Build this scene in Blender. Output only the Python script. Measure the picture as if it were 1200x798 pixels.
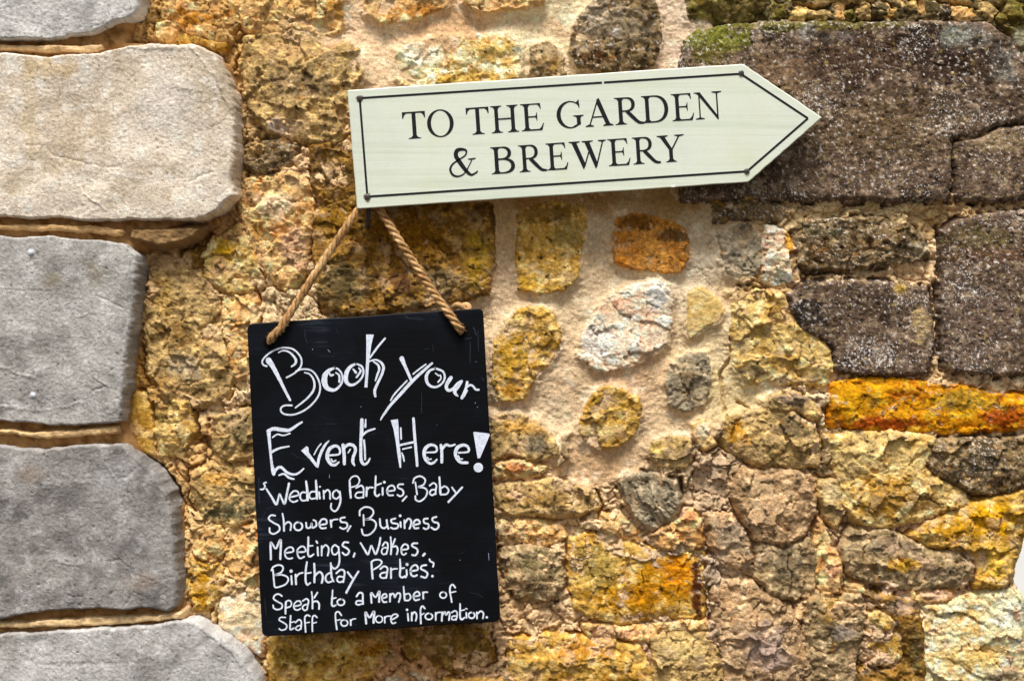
import bpy, math
import numpy as np
from mathutils import Vector

for o in list(bpy.data.objects):
    bpy.data.objects.remove(o)
scene = bpy.context.scene
COL = scene.collection

# ------------------------------------------------------------------ camera, sky, sun, exposure
PX = 0.0011                      # one photo pixel on the wall, in metres
D = 2.2                          # camera to wall plane
EYE = 1.60
cam_d = bpy.data.cameras.new('camera')
cam = bpy.data.objects.new('camera', cam_d)
COL.objects.link(cam)
cam.location = (0, -D, EYE)
cam.rotation_euler = (math.radians(90), 0, 0)
cam_d.sensor_fit = 'HORIZONTAL'
cam_d.sensor_width = 36
cam_d.lens = 36 * D / (1200 * PX)
cam_d.clip_start = 0.05
cam_d.clip_end = 3000
scene.camera = cam

SUN_EL, SUN_AZ = math.radians(65), math.radians(10)      # azimuth: left of the camera's back
world = bpy.data.worlds.new('World')
scene.world = world
world.use_nodes = True
wn = world.node_tree.nodes
wl = world.node_tree.links
bg = wn['Background']
sky = wn.new('ShaderNodeTexSky')
sky.sky_type = 'NISHITA'
sky.sun_disc = False
sky.sun_elevation = SUN_EL
sky.sun_rotation = math.pi + SUN_AZ
sky.air_density = 1.0
sky.dust_density = 4.0
sky.ozone_density = 1.0
hs = wn.new('ShaderNodeHueSaturation')
hs.inputs['Saturation'].default_value = 0.22
wl.new(sky.outputs[0], hs.inputs['Color'])
wl.new(hs.outputs[0], bg.inputs[0])
bg.inputs[1].default_value = 0.078
sd = bpy.data.lights.new('sun', 'SUN')
sun = bpy.data.objects.new('sun', sd)
COL.objects.link(sun)
sd.energy = 3.9
sd.angle = math.radians(18)
sd.color = (1.0, 0.965, 0.92)
sv = Vector((-math.sin(SUN_AZ) * math.cos(SUN_EL), -math.cos(SUN_AZ) * math.cos(SUN_EL), math.sin(SUN_EL)))
sun.rotation_euler = sv.to_track_quat('Z', 'Y').to_euler()
scene.view_settings.view_transform = 'Standard'
scene.view_settings.look = 'None'
scene.view_settings.exposure = 0.28
scene.view_settings.gamma = 1.0

# ------------------------------------------------------------------ small helpers
def lin(c):
    c = np.asarray(c, float) / 255.0
    return np.where(c <= 0.04045, c / 12.92, ((c + 0.055) / 1.055) ** 2.4)

def link(o, parent=None, **props):
    COL.objects.link(o)
    if parent is not None:
        o.parent = parent
    for k, v in props.items():
        o[k] = v
    return o

def thing(name, loc, label, cat, group=None):
    o = bpy.data.objects.new(name, None)
    o.empty_display_size = 0.1
    COL.objects.link(o)
    o.location = loc
    o['label'] = label
    o['category'] = cat
    if group:
        o['group'] = group
    return o

def at(px, py, d):
    """photo pixel -> point on the plane y = -d"""
    s = PX * (D - d) / D
    return Vector(((px - 600) * s, -d, EYE - (py - 399) * s))

def mesh_obj(name, verts, faces, mat, parent=None, smooth=False, **props):
    me = bpy.data.meshes.new(name)
    me.from_pydata([tuple(v) for v in verts], [], faces)
    me.materials.append(mat)
    if smooth:
        me.polygons.foreach_set('use_smooth', [True] * len(me.polygons))
    me.update()
    o = bpy.data.objects.new(name, me)
    link(o, parent, **props)
    if parent is not None:
        o.matrix_parent_inverse = parent_inv(parent)
    return o

def parent_inv(p):
    from mathutils import Matrix
    return Matrix.Translation(-p.location)

# ------------------------------------------------------------------ noise (numpy)
_r = np.random.RandomState(7)
PERM = _r.permutation(256)
PERM = np.concatenate([PERM, PERM, PERM])
RND = _r.rand(256, 6)
_a = np.linspace(0, 2 * np.pi, 256, endpoint=False)
GX, GY = np.cos(_a), np.sin(_a)

def _h(i, j, seed):
    return PERM[(PERM[(i + seed * 57) & 255] + j + seed * 131) & 255]

def perlin(x, y, seed=0):
    xi = np.floor(x).astype(np.int64); yi = np.floor(y).astype(np.int64)
    fx = x - xi; fy = y - yi
    u = fx * fx * fx * (fx * (fx * 6 - 15) + 10)
    v = fy * fy * fy * (fy * (fy * 6 - 15) + 10)
    def g(dx, dy):
        h = _h(xi + dx, yi + dy, seed)
        return GX[h] * (fx - dx) + GY[h] * (fy - dy)
    a = g(0, 0); b = g(1, 0); c = g(0, 1); d = g(1, 1)
    return ((a + u * (b - a)) * (1 - v) + (c + u * (d - c)) * v) * 1.5

def fbm(x, y, scale, octv=4, seed=0, gain=0.5, ridged=False, ax=1.0, ay=1.0):
    x = x / scale * ax; y = y / scale * ay
    s = 0; a = 1.0; t = 0
    for k in range(octv):
        n = perlin(x + 17.3 * k, y - 9.1 * k, seed + k)
        if ridged:
            n = 1 - 2 * np.abs(n)
        s = s + a * n; t += a
        a *= gain; x = x * 2.03; y = y * 2.03
    return s / t

def worley(x, y, scale, seed=0, jit=0.9):
    """F1, F2, and a random tilted-facet height of the nearest cell"""
    x = x / scale; y = y / scale
    xi = np.floor(x).astype(np.int64); yi = np.floor(y).astype(np.int64)
    f1 = np.full(x.shape, 9.0); f2 = np.full(x.shape, 9.0); fac = np.zeros(x.shape); idn = np.zeros(x.shape)
    for dx in (-1, 0, 1):
        for dy in (-1, 0, 1):
            h = _h(xi + dx, yi + dy, seed)
            cx = xi + dx + 0.5 + (RND[h, 0] - 0.5) * jit
            cy = yi + dy + 0.5 + (RND[h, 1] - 0.5) * jit
            ex = x - cx; ey = y - cy
            d = ex * ex + ey * ey
            near = d < f1
            f2 = np.where(near, f1, np.minimum(f2, d))
            f = (RND[h, 2] - 0.5) * 2 * ex + (RND[h, 3] - 0.5) * 2 * ey + (RND[h, 4] - 0.5) * 0.9
            fac = np.where(near, f, fac)
            idn = np.where(near, RND[h, 5], idn)
            f1 = np.where(near, d, f1)
    return np.sqrt(f1), np.sqrt(f2), fac, idn

def sstep(a, b, x):
    t = np.clip((x - a) / (b - a), 0, 1)
    return t * t * (3 - 2 * t)

def poly_sd(X, Y, P):
    """signed distance to a closed polygon, positive inside"""
    P = np.asarray(P, float)
    best = np.full(X.shape, 1e18)
    inside = np.zeros(X.shape, bool)
    n = len(P)
    for i in range(n):
        ax, ay = P[i]; bx, by = P[(i + 1) % n]
        ex, ey = bx - ax, by - ay
        wx, wy = X - ax, Y - ay
        t = np.clip((wx * ex + wy * ey) / (ex * ex + ey * ey + 1e-9), 0, 1)
        best = np.minimum(best, (wx - ex * t) ** 2 + (wy - ey * t) ** 2)
        c = (ay > Y) != (by > Y)
        with np.errstate(divide='ignore', invalid='ignore'):
            xx = ax + (Y - ay) * ex / (ey if abs(ey) > 1e-9 else 1e-9)
        inside ^= c & (X < xx)
    d = np.sqrt(best)
    return np.where(inside, d, -d)

# ------------------------------------------------------------------ materials
def nd(nt, t, **kw):
    n = nt.nodes.new(t)
    for k, v in kw.items():
        if k in n.inputs:
            n.inputs[k].default_value = v
        else:
            setattr(n, k, v)
    return n

def base_mat(name, rough=0.9, spec=0.2):
    m = bpy.data.materials.new(name)
    m.use_nodes = True
    nt = m.node_tree
    b = nt.nodes['Principled BSDF']
    b.inputs['Roughness'].default_value = rough
    b.inputs['Specular IOR Level'].default_value = spec
    return m, nt, b

def grain_mat(name, grain=0.35, scale=900, bump=0.0006, speck=0.0, speck_scale=260, speck_col=(0.75, 0.72, 0.68), rough=0.92, dark=0.0):
    """stone-like: colour attribute x fine mineral grain, white crusts, dark pores, fine bump"""
    m, nt, b = base_mat(name, rough)
    L = nt.links.new
    att = nd(nt, 'ShaderNodeAttribute', attribute_name='Col')
    tc = nd(nt, 'ShaderNodeNewGeometry')
    n1 = nd(nt, 'ShaderNodeTexNoise', Scale=float(scale), Detail=2.0, Roughness=0.7)
    L(tc.outputs['Position'], n1.inputs['Vector'])
    n2 = nd(nt, 'ShaderNodeTexNoise', Scale=float(scale) * 0.22, Detail=4.0, Roughness=0.65)
    L(tc.outputs['Position'], n2.inputs['Vector'])
    mr = nd(nt, 'ShaderNodeMapRange')
    mr.inputs['From Min'].default_value = 0.3; mr.inputs['From Max'].default_value = 0.7
    mr.inputs['To Min'].default_value = 1 - grain; mr.inputs['To Max'].default_value = 1 + grain
    L(n1.outputs['Fac'], mr.inputs['Value'])
    mr2 = nd(nt, 'ShaderNodeMapRange')
    mr2.inputs['From Min'].default_value = 0.3; mr2.inputs['From Max'].default_value = 0.7
    mr2.inputs['To Min'].default_value = 1 - grain * 0.8; mr2.inputs['To Max'].default_value = 1 + grain * 0.8
    L(n2.outputs['Fac'], mr2.inputs['Value'])
    mu = nd(nt, 'ShaderNodeMath', operation='MULTIPLY')
    L(mr.outputs[0], mu.inputs[0]); L(mr2.outputs[0], mu.inputs[1])
    vm = nd(nt, 'ShaderNodeVectorMath', operation='SCALE')
    L(att.outputs['Color'], vm.inputs[0]); L(mu.outputs[0], vm.inputs['Scale'])
    out = vm.outputs[0]
    if speck > 0:
        sn = nd(nt, 'ShaderNodeTexNoise', Scale=float(speck_scale), Detail=3.0, Roughness=0.75)
        L(tc.outputs['Position'], sn.inputs['Vector'])
        big = nd(nt, 'ShaderNodeTexNoise', Scale=11.0, Detail=4.0, Roughness=0.6)
        L(tc.outputs['Position'], big.inputs['Vector'])
        ad = nd(nt, 'ShaderNodeMath', operation='MULTIPLY_ADD')
        L(big.outputs['Fac'], ad.inputs[0]); ad.inputs[1].default_value = 0.7
        L(sn.outputs['Fac'], ad.inputs[2])
        th = nd(nt, 'ShaderNodeMapRange')
        th.inputs['From Min'].default_value = 1.03 - speck * 0.1; th.inputs['From Max'].default_value = 1.07 - speck * 0.1
        L(ad.outputs[0], th.inputs['Value'])
        mx = nd(nt, 'ShaderNodeMix', data_type='RGBA')
        L(th.outputs[0], mx.inputs[0]); L(out, mx.inputs[6])
        mx.inputs[7].default_value = (*speck_col, 1)
        out = mx.outputs[2]
    L(out, b.inputs['Base Color'])
    bp = nd(nt, 'ShaderNodeBump', Strength=1.0, Distance=float(bump))
    sm = nd(nt, 'ShaderNodeMath', operation='MULTIPLY_ADD')
    L(n2.outputs['Fac'], sm.inputs[0]); sm.inputs[1].default_value = 2.2
    L(n1.outputs['Fac'], sm.inputs[2])
    L(sm.outputs[0], bp.inputs['Height'])
    L(bp.outputs[0], b.inputs['Normal'])
    return m

M_STONE = grain_mat('rough_limestone', grain=0.34, scale=750, bump=0.0012)
M_DARK = grain_mat('lichen_sandstone', grain=0.55, scale=800, bump=0.0012, speck=0.2, speck_scale=330, rough=1.0)
M_MORTAR = grain_mat('crumbly_lime_mortar', grain=0.24, scale=800, bump=0.0010)
M_SMOOTH = grain_mat('sandy_smooth_mortar', grain=0.3, scale=850, bump=0.0012)
M_RENDER = grain_mat('grey_render', grain=0.26, scale=1000, bump=0.0007)
M_STRIP = grain_mat('strip_mortar', grain=0.14, scale=900, bump=0.0004)
# ------------------------------------------------------------------ palettes (sRGB)
PAL = {
 'och': [(206,170,98), (168,126,56), (226,200,144)],
 'ogr': [(192,168,120), (150,126,84), (218,192,138)],
 'ora': [(220,156,44), (188,112,26), (204,176,88)],
 'cre': [(236,216,174), (216,182,116), (242,230,206)],
 'pnk': [(236,212,188), (216,180,150), (244,230,212)],
 'gry': [(170,152,118), (126,110,82), (206,188,152)],
 'slt': [(162,154,132), (118,108,86), (196,186,160)],
 'dbr': [(120,103,87), (86,71,60), (156,140,120)],
 'dgr': [(134,116,86), (96,80,56), (172,154,122)],
 'pea': [(230,190,136), (206,156,98), (240,210,164)],
 'pgr': [(196,168,132), (158,132,100), (218,194,158)],
 'mos': [(128,120,64), (86,76,38), (166,154,104)],
 'org': [(222,164,96), (196,134,66), (156,116,70)],
 'brn': [(154,120,66), (112,84,44), (190,156,94)],
 'yel': [(216,190,130), (186,150,82), (232,212,166)],
 'smo': [(200,172,138), (184,150,112), (214,190,158)],
}
# name, palette, kind, protrusion(px), bulge radius(px), polygon, colour patches [(x,y,rx,ry,(r,g,b),strength)]
S = []
def st(pal, kind, prot, rad, pts, patches=(), name='stone'):
    S.append(dict(pal=pal, kind=kind, prot=prot, rad=rad, pts=pts, patches=patches, name=name))

# --- column beside the pier
st('pea','r',7,10,[(186,-160),(276,-160),(277,28),(262,44),(242,42),(222,36),(205,30),(190,16)],[(225,20,50,10,(190,130,50),.8),(268,25,10,18,(200,120,40),.6)])
st('pea','r',8,7,[(184,26),(196,24),(206,32),(204,42),(192,48),(182,42)])
st('och','r',5,8,[(206,34),(240,46),(262,50),(262,58),(240,50),(205,46)])
st('pea','r',8,10,[(280,-160),(398,-160),(402,30),(384,42),(350,34),(322,36),(300,40),(282,30)],[(340,10,40,14,(236,190,130),.6),(390,10,14,16,(170,130,60),.7)])
st('ogr','r',9,10,[(285,44),(318,38),(350,38),(398,42),(420,58),(428,90),(412,106),(414,150),(392,168),(352,164),(314,152),(296,136),(286,110),(280,70)],[(340,60,40,12,(226,190,140),.6),(350,100,50,20,(120,105,85),.5),(325,146,20,10,(215,210,205),.7)])
st('dgr','r',8,8,[(290,168),(318,164),(346,170),(346,192),(322,204),(300,203),(284,190)])
st('brn','r',7,9,[(362,166),(400,166),(414,158),(420,236),(404,246),(376,238),(364,214)],[(385,200,20,20,(90,76,56),.6)])
st('pea','r',10,14,[(290,208),(346,200),(360,216),(366,250),(362,286),(358,318),(336,338),(318,326),(300,300),(286,262),(278,232)],[(320,240,25,18,(235,210,180),.8),(345,290,16,30,(190,165,145),.6),(300,270,14,14,(190,150,70),.6)])
st('brn','r',12,14,[(368,250),(384,236),(470,238),(574,236),(579,262),(578,322),(570,344),(548,352),(522,358),(460,364),(404,372),(378,362),(370,330),(366,290)],[(430,250,80,22,(150,115,45),.7),(480,280,50,34,(150,105,35),.7),(400,330,36,28,(140,130,95),.7),(520,330,30,20,(160,150,120),.5),(470,330,26,12,(150,110,85),.6),(560,300,16,40,(190,160,70),.6)])
st('yel','r',9,10,[(246,282),(282,262),(296,300),(304,326),(290,342),(262,344),(240,326),(236,300)],[(262,292,14,14,(200,160,40),.7)])
st('ogr','r',8,10,[(176,320),(206,310),(234,320),(254,344),(258,396),(272,440),(262,466),(228,478),(188,466),(174,438),(168,398),(170,350)],[(190,350,16,26,(200,170,110),.7),(215,430,22,16,(200,190,165),.7),(205,390,26,18,(120,88,36),.6)])
st('pea','r',9,9,[(258,346),(296,344),(300,380),(298,440),(276,444),(262,398)],[(270,420,10,16,(190,150,90),.6)])
st('brn','r',6,7,[(212,296),(240,290),(242,312),(226,314),(208,308)])
st('och','s',6,7,[(152,462),(166,462),(176,496),(178,534),(164,528),(150,506)])
st('yel','r',8,8,[(182,472),(220,470),(226,506),(212,534),(188,536),(180,506)],[(190,480,16,16,(150,130,80),.8)])
st('ogr','r',9,9,[(248,488),(296,480),(300,536),(268,542),(248,530)],[(280,500,20,20,(140,130,100),.7)])
st('ogr','r',9,12,[(222,556),(246,545),(270,548),(300,552),(306,606),(272,617),(238,612),(224,590)],[(270,600,40,12,(120,118,90),.9),(250,560,20,10,(225,180,110),.8)])
st('pea','r',7,8,[(224,620),(256,618),(262,648),(246,660),(226,650)])
st('pea','r',8,9,[(264,616),(306,618),(308,652),(306,688),(276,684),(264,656)],[(292,624,16,8,(205,125,55),.8),(300,655,8,10,(90,70,45),.6)])
st('och','r',7,8,[(222,656),(244,664),(260,668),(256,698),(240,716),(226,714),(220,690)],[(235,690,12,20,(190,140,40),.7)])
st('pnk','m',7,10,[(258,702),(300,692),(310,742),(304,770),(282,752),(258,736)],[(285,720,30,20,(232,205,165),.7)])
st('och','r',9,12,[(310,752),(380,745),(446,744),(452,764),(440,792),(400,812),(350,818),(318,808)],[(345,770,30,14,(150,130,60),.6),(430,760,16,14,(185,120,40),.6)])
st('brn','r',9,10,[(474,742),(570,732),(576,776),(540,790),(500,782),(474,770)],[(520,755,40,14,(165,135,75),.6)])
st('slt','r',7,9,[(452,796),(480,788),(506,796),(510,830),(440,832)])
st('ogr','r',8,10,[(320,826),(436,838),(440,930),(300,940)])
st('och','r',8,10,[(520,800),(590,796),(592,900),(515,905)])
# --- right of the chalkboard
st('ogr','r',10,10,[(576,488),(604,484),(632,494),(652,518),(654,532),(640,540),(600,534),(578,538)],[(610,500,26,9,(214,170,100),.8),(625,522,20,12,(140,132,112),.8)])
st('pea','r',6,7,[(580,542),(608,540),(640,548),(632,558),(600,562),(580,560)],[(610,548,20,6,(225,140,95),.7)])
st('ogr','r',9,10,[(582,572),(612,566),(650,564),(694,576),(702,596),(680,606),(636,606),(600,604),(583,596)],[(630,585,50,10,(150,120,70),.7)])
st('gry','r',9,10,[(588,646),(620,640),(652,648),(660,676),(656,700),(634,706),(608,702),(590,676)],[(630,660,24,16,(130,122,84),.6)])
st('och','r',8,12,[(598,752),(650,746),(700,752),(752,756),(762,790),(768,850),(600,856)],[(680,762,40,12,(195,130,50),.6),(620,790,20,14,(225,200,150),.5)])
st('ogr','r',8,10,[(764,748),(800,738),(832,744),(846,780),(848,840),(780,842),(768,800)],[(800,760,30,18,(215,195,140),.6)])
st('och','b',4,5,[(670,634),(690,628),(722,630),(748,634),(766,646),(800,648),(825,650),(823,690),(824,724),(790,724),(750,728),(726,732),(696,724),(674,714),(668,676)],
   [(792,672,26,26,(212,140,20),.9),(818,690,7,40,(100,42,14),.95),(740,700,50,18,(182,132,34),.8),(700,665,26,28,(176,160,100),.7),(765,690,40,30,(196,140,34),.7)])
st('slt','l',9,9,[(728,566),(748,556),(772,558),(794,566),(798,590),(786,612),(766,622),(744,606),(732,588)])
st('pea','r',8,8,[(706,606),(728,604),(752,626),(752,636),(716,628),(706,620)])
st('pea','r',9,8,[(762,628),(790,612),(812,600),(822,612),(824,640),(800,646),(770,642)],[(808,605,10,6,(225,160,120),.7)])
st('pea','r',5,7,[(586,612),(620,612),(655,616),(662,630),(640,640),(600,634),(588,630)])
st('pea','r',5,7,[(686,734),(730,738),(800,730),(826,730),(828,738),(790,740),(760,752),(720,748),(690,744)],[(720,742,30,6,(226,176,140),.7)])
# --- top
st('pea','r',9,9,[(416,-120),(522,-120),(526,6),(500,14),(470,27),(446,24),(428,16)],[(490,12,30,8,(185,125,50),.6)])
st('cre','r',9,14,[(464,60),(482,50),(520,44),(560,41),(594,42),(610,54),(608,90),(560,104),(480,112),(466,90)],[(580,60,30,18,(225,190,120),.9),(550,92,60,12,(205,170,85),.8),(490,60,30,20,(244,232,208),.8)])
st('pea','r',6,8,[(540,-120),(640,-120),(636,4),(600,10),(560,12),(544,2)])
st('gry','r',8,6,[(624,54),(644,48),(660,62),(662,86),(640,92),(624,84)],[(645,72,14,12,(150,115,45),.7)])
st('dgr','r',14,14,[(674,22),(690,8),(706,-14),(762,-16),(772,12),(776,46),(768,74),(748,84),(706,86),(680,78),(668,56)],[(700,20,24,24,(190,178,154),.8),(735,30,30,24,(166,154,130),.8),(700,66,30,8,(96,62,30),.8),(722,38,6,6,(215,212,205),.8)])
st('mos','r',7,7,[(806,-120),(912,-120),(914,18),(880,24),(840,26),(814,34),(806,20)],[(870,10,50,16,(110,95,60),.6)])
_q = np.random.RandomState(12)
for (cx, cy, rx, ry, pal) in [(915,12,9,9,'mos'),(936,15,12,8,'yel'),(960,17,14,5,'ogr'),(985,11,8,10,'pea'),(1000,18,7,4,'mos'),(1014,13,8,9,'ogr'),(1032,10,8,11,'dgr'),(1042,12,5,9,'yel'),(1052,16,6,5,'brn'),(1060,8,6,11,'ogr'),(1072,11,7,11,'yel'),(1091,4,12,14,'pea'),(1110,12,6,10,'dgr'),(1127,14,13,10,'pea'),(1143,18,9,6,'yel'),(1160,12,12,12,'ogr'),(1178,20,7,5,'mos'),(1192,12,10,12,'mos')]:
    st(pal,'r',6,3,[(cx+rx*(1+.22*_q.randn())*math.cos(a), cy+ry*(1+.22*_q.randn())*math.sin(a)) for a in np.linspace(0,2*math.pi,9)[:-1]])
st('ogr','r',8,8,[(920,-160),(1050,-160),(1052,-8),(1010,0),(960,2),(922,0)])
st('ogr','r',8,8,[(1060,-160),(1215,-160),(1210,-2),(1150,2),(1110,-4),(1062,-10)])
# --- big dark lichened blocks on the right
st('dbr','d',16,9,[(802,46),(822,34),(860,28),(906,25),(1010,27),(1110,24),(1160,28),(1184,44),(1198,66),(1206,100),(1206,140),(1170,146),(1146,158),(1116,162),(1112,232),(1060,236),(1000,234),(940,234),(884,232),(800,236),(790,120)],
   [(840,44,44,18,(128,132,62),.95),(960,30,120,9,(120,118,62),.85),(830,66,24,16,(120,112,60),.8),(945,40,14,12,(196,196,190),.6),(985,44,20,9,(190,190,184),.5),(1135,46,34,18,(176,180,172),.6),(1176,76,18,26,(172,176,166),.6),(1100,60,60,40,(60,42,34),.7),(1000,60,70,40,(84,62,48),.6),(915,110,40,50,(150,124,98),.5),(1030,150,100,40,(122,104,78),.6),(1150,70,40,30,(66,48,36),.6),(1120,42,20,14,(170,180,165),.5)], name='stone_block')
st('dbr','d',14,8,[(1118,168),(1150,162),(1172,150),(1212,148),(1212,230),(1160,236),(1122,234)],[(1170,165,36,14,(170,152,120),.6)], name='stone_block')
st('mos','r',10,8,[(1180,30),(1216,30),(1216,130),(1206,100),(1198,62)],[(1196,60,14,30,(165,165,150),.7)])
st('dgr','r',11,7,[(930,266),(950,258),(1000,255),(1040,256),(1070,266),(1088,282),(1092,298),(1072,306),(1030,310),(990,316),(950,316),(938,306),(932,286)],
   [(1082,292,14,8,(205,195,165),.9),(960,270,30,8,(120,116,90),.7),(960,296,20,14,(96,66,34),.6),(1020,285,30,10,(140,110,70),.5)], name='stone_block')
st('dbr','d',12,7,[(924,344),(944,332),(1000,330),(1050,332),(1088,338),(1094,372),(1095,414),(1086,438),(1050,440),(1010,438),(980,436),(979,410),(962,394),(936,382)],
   [(945,365,24,18,(70,64,60),.8),(1080,380,14,20,(210,188,140),.6),(1055,338,10,8,(200,170,90),.7)], name='stone_block')
st('dbr','d',13,7,[(1107,272),(1128,258),(1160,250),(1216,246),(1216,438),(1170,440),(1130,436),(1108,430),(1105,350)],
   [(1150,280,40,16,(120,112,70),.5),(1160,300,60,10,(112,80,58),.6),(1150,380,50,50,(120,104,92),.6)], name='stone_block')
st('ora','b',8,6,[(976,450),(1010,444),(1060,444),(1090,450),(1130,452),(1160,462),(1216,466),(1216,500),(1166,504),(1110,508),(1070,504),(1010,502),(976,498)],
   [(1040,496,60,8,(176,86,20),.9),(1180,490,30,12,(188,96,16),.9),(1130,470,40,14,(166,140,70),.8),(1000,470,26,20,(208,160,60),.7)], name='stone_block')
st('yel','r',11,10,[(968,512),(1010,506),(1060,507),(1098,512),(1094,534),(1084,548),(1100,560),(1130,576),(1140,592),(1108,600),(1080,610),(1040,618),(1004,612),(990,596),(984,556)],
   [(1020,540,50,14,(216,194,140),.7),(1040,580,40,26,(190,150,76),.8),(1084,590,30,12,(150,118,72),.7)], name='stone_block')
st('dgr','r',15,9,[(1100,518),(1130,514),(1170,516),(1216,512),(1216,566),(1190,574),(1160,580),(1136,574),(1108,560),(1092,548)],[(1150,540,30,16,(108,98,80),.7),(1120,530,16,12,(190,166,120),.7)], name='stone_block')
st('och','r',11,9,[(1142,590),(1160,584),(1190,578),(1216,572),(1214,600),(1206,640),(1196,680),(1170,690),(1146,688),(1150,664),(1136,646),(1090,640),(1070,628),(1086,612),(1112,604)],
   [(1160,610,40,20,(216,168,60),.9),(1120,622,30,8,(196,150,60),.8),(1170,660,24,26,(226,192,100),.8)], name='stone_block')
st('gry','r',12,10,[(1000,622),(1036,624),(1070,634),(1096,646),(1130,650),(1142,662),(1136,688),(1100,690),(1050,688),(1016,682),(992,668),(988,640)],[(1040,640,30,8,(150,136,116),.7),(1060,662,26,8,(206,164,70),.8),(1110,676,30,10,(134,122,100),.7),(1010,660,16,12,(176,150,110),.6)], name='stone_block')
st('yel','r',9,12,[(862,352),(888,342),(920,346),(930,376),(960,396),(976,410),(976,434),(968,452),(940,452),(908,446),(876,452),(862,430),(858,390)],[(920,390,30,24,(190,170,110),.6),(885,436,20,8,(120,110,90),.7)])
st('ogr','r',10,10,[(892,470),(914,462),(934,458),(956,468),(966,488),(960,492),(936,482),(904,480)],[(930,468,24,8,(160,145,130),.7)])
st('ogr','r',10,12,[(850,494),(872,482),(900,480),(930,484),(952,500),(964,520),(962,544),(936,548),(896,546),(868,536),(850,520)],[(930,500,24,14,(110,98,76),.8),(866,510,14,18,(200,150,60),.8)])
st('slt','r',11,10,[(842,276),(856,266),(880,264),(892,278),(894,300),(888,322),(872,332),(854,318),(846,300)],[(868,290,20,16,(150,145,128),.7)])
st('pnk','r',8,8,[(900,262),(922,270),(934,300),(936,330),(912,336),(896,328),(894,290)],[(915,310,12,24,(238,210,175),.7),(926,280,5,26,(215,160,40),.8)])
st('dgr','r',9,8,[(836,240),(880,238),(920,240),(924,256),(896,258),(860,256),(838,262)],[(880,230,40,10,(110,100,70),.7)])
st('brn','r',7,7,[(818,214),(878,220),(884,232),(850,238),(820,236)])
st('pgr','r',10,12,[(868,552),(900,552),(936,552),(958,562),(956,600),(944,626),(920,640),(890,632),(868,600),(858,572)],[(895,570,24,10,(165,150,120),.6)])
st('pgr','r',10,12,[(828,604),(860,606),(880,640),(882,660),(870,668),(848,662),(834,640)],[(860,630,20,20,(150,140,122),.7)])
st('gry','r',10,12,[(890,640),(920,644),(950,634),(960,660),(958,690),(936,702),(906,700),(888,676)],[(925,660,24,20,(110,102,84),.7)])
st('pea','r',8,7,[(962,612),(978,640),(988,668),(986,694),(966,700),(960,670),(958,640)],[(975,670,8,14,(226,170,140),.7)])
st('ogr','r',8,8,[(962,566),(984,562),(990,590),(984,618),(968,606)],[(975,580,10,16,(205,195,155),.7)])
st('pgr','r',9,12,[(838,690),(870,676),(896,696),(930,716),(944,760),(940,830),(858,840),(850,780),(840,730)],[(900,760,30,30,(176,160,155),.7)])
st('gry','r',9,11,[(950,704),(980,702),(1010,698),(1016,720),(1008,760),(1004,790),(1000,830),(950,830),(948,760)],[(975,712,16,16,(190,155,80),.6),(990,740,18,10,(150,145,140),.6)])
st('yel','r',6,7,[(1022,722),(1034,716),(1048,728),(1058,752),(1058,772),(1044,782),(1028,776),(1018,752)],[(1040,750,16,26,(200,160,70),.7)])
st('brn','r',10,9,[(1018,696),(1044,700),(1074,706),(1084,740),(1086,780),(1084,830),(1012,830),(1010,786),(1030,790),(1050,790),(1064,772),(1062,748),(1048,722),(1034,708)],[(1075,770,8,26,(110,108,70),.7),(1060,710,20,8,(150,140,130),.6)])
st('cre','c',10,14,[(1088,712),(1112,704),(1150,698),(1186,692),(1206,700),(1208,850),(1096,846),(1088,800),(1084,750)],[(1140,770,50,14,(215,190,125),.8),(1110,740,20,26,(226,212,170),.6),(1190,720,26,20,(246,236,208),.8),(1180,792,26,8,(140,132,110),.7)], name='stone_block')
st('pea','r',7,7,[(1072,690),(1100,692),(1124,694),(1118,704),(1092,708),(1074,704)],[(1100,698,20,6,(238,196,168),.8)])
st('pea','r',7,7,[(994,688),(1012,686),(1014,696),(998,698)])
# --- centre, set in smooth pointing
st('och','b',6,9,[(606,250),(630,238),(662,236),(686,242),(688,270),(680,308),(676,326),(660,340),(634,344),(608,338),(606,300)],[(640,250,40,12,(126,94,40),.6),(665,275,18,20,(160,148,98),.6),(620,330,16,10,(222,180,90),.8),(664,326,14,10,(190,170,130),.6)])
st('org','b',9,8,[(722,256),(742,250),(780,256),(802,268),(807,284),(806,304),(798,318),(776,320),(742,314),(722,306),(716,282)],[(745,260,26,10,(120,80,36),.8),(790,275,24,9,(112,84,54),.8),(730,300,14,18,(222,150,76),.7),(766,300,20,10,(196,146,80),.5)])
st('pnk','c',11,16,[(736,338),(756,330),(774,326),(788,344),(787,376),(782,404),(766,414),(744,424),(710,436),(690,430),(680,420),(682,398),(696,370),(712,348)],[(716,360,14,8,(212,160,128),.7),(700,404,26,22,(236,226,216),.7),(770,346,14,20,(244,236,228),.7)])
st('yel','s',7,8,[(808,342),(822,336),(838,346),(848,364),(842,378),(826,384),(810,396),(804,380),(806,356)])
st('och','r',11,12,[(578,400),(594,376),(610,364),(634,358),(650,370),(656,384),(657,406),(646,424),(632,436),(622,456),(610,468),(590,470),(578,464)],[(600,420,24,24,(196,160,70),.6),(640,400,16,16,(140,108,40),.6),(606,380,16,10,(218,196,148),.6),(596,456,18,10,(160,110,40),.6)])
st('och','r',8,10,[(694,460),(708,452),(730,456),(746,464),(752,484),(750,500),(740,512),(724,522),(702,525),(684,518),(680,504),(686,480)],[(700,506,26,10,(226,208,156),.7),(716,470,20,12,(196,166,84),.6)])
st('slt','r',9,10,[(786,428),(806,416),(828,414),(834,436),(832,460),(824,474),(804,482),(786,474),(781,450)],[(800,430,20,10,(196,182,150),.7),(810,440,20,5,(110,86,50),.6)])
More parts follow.
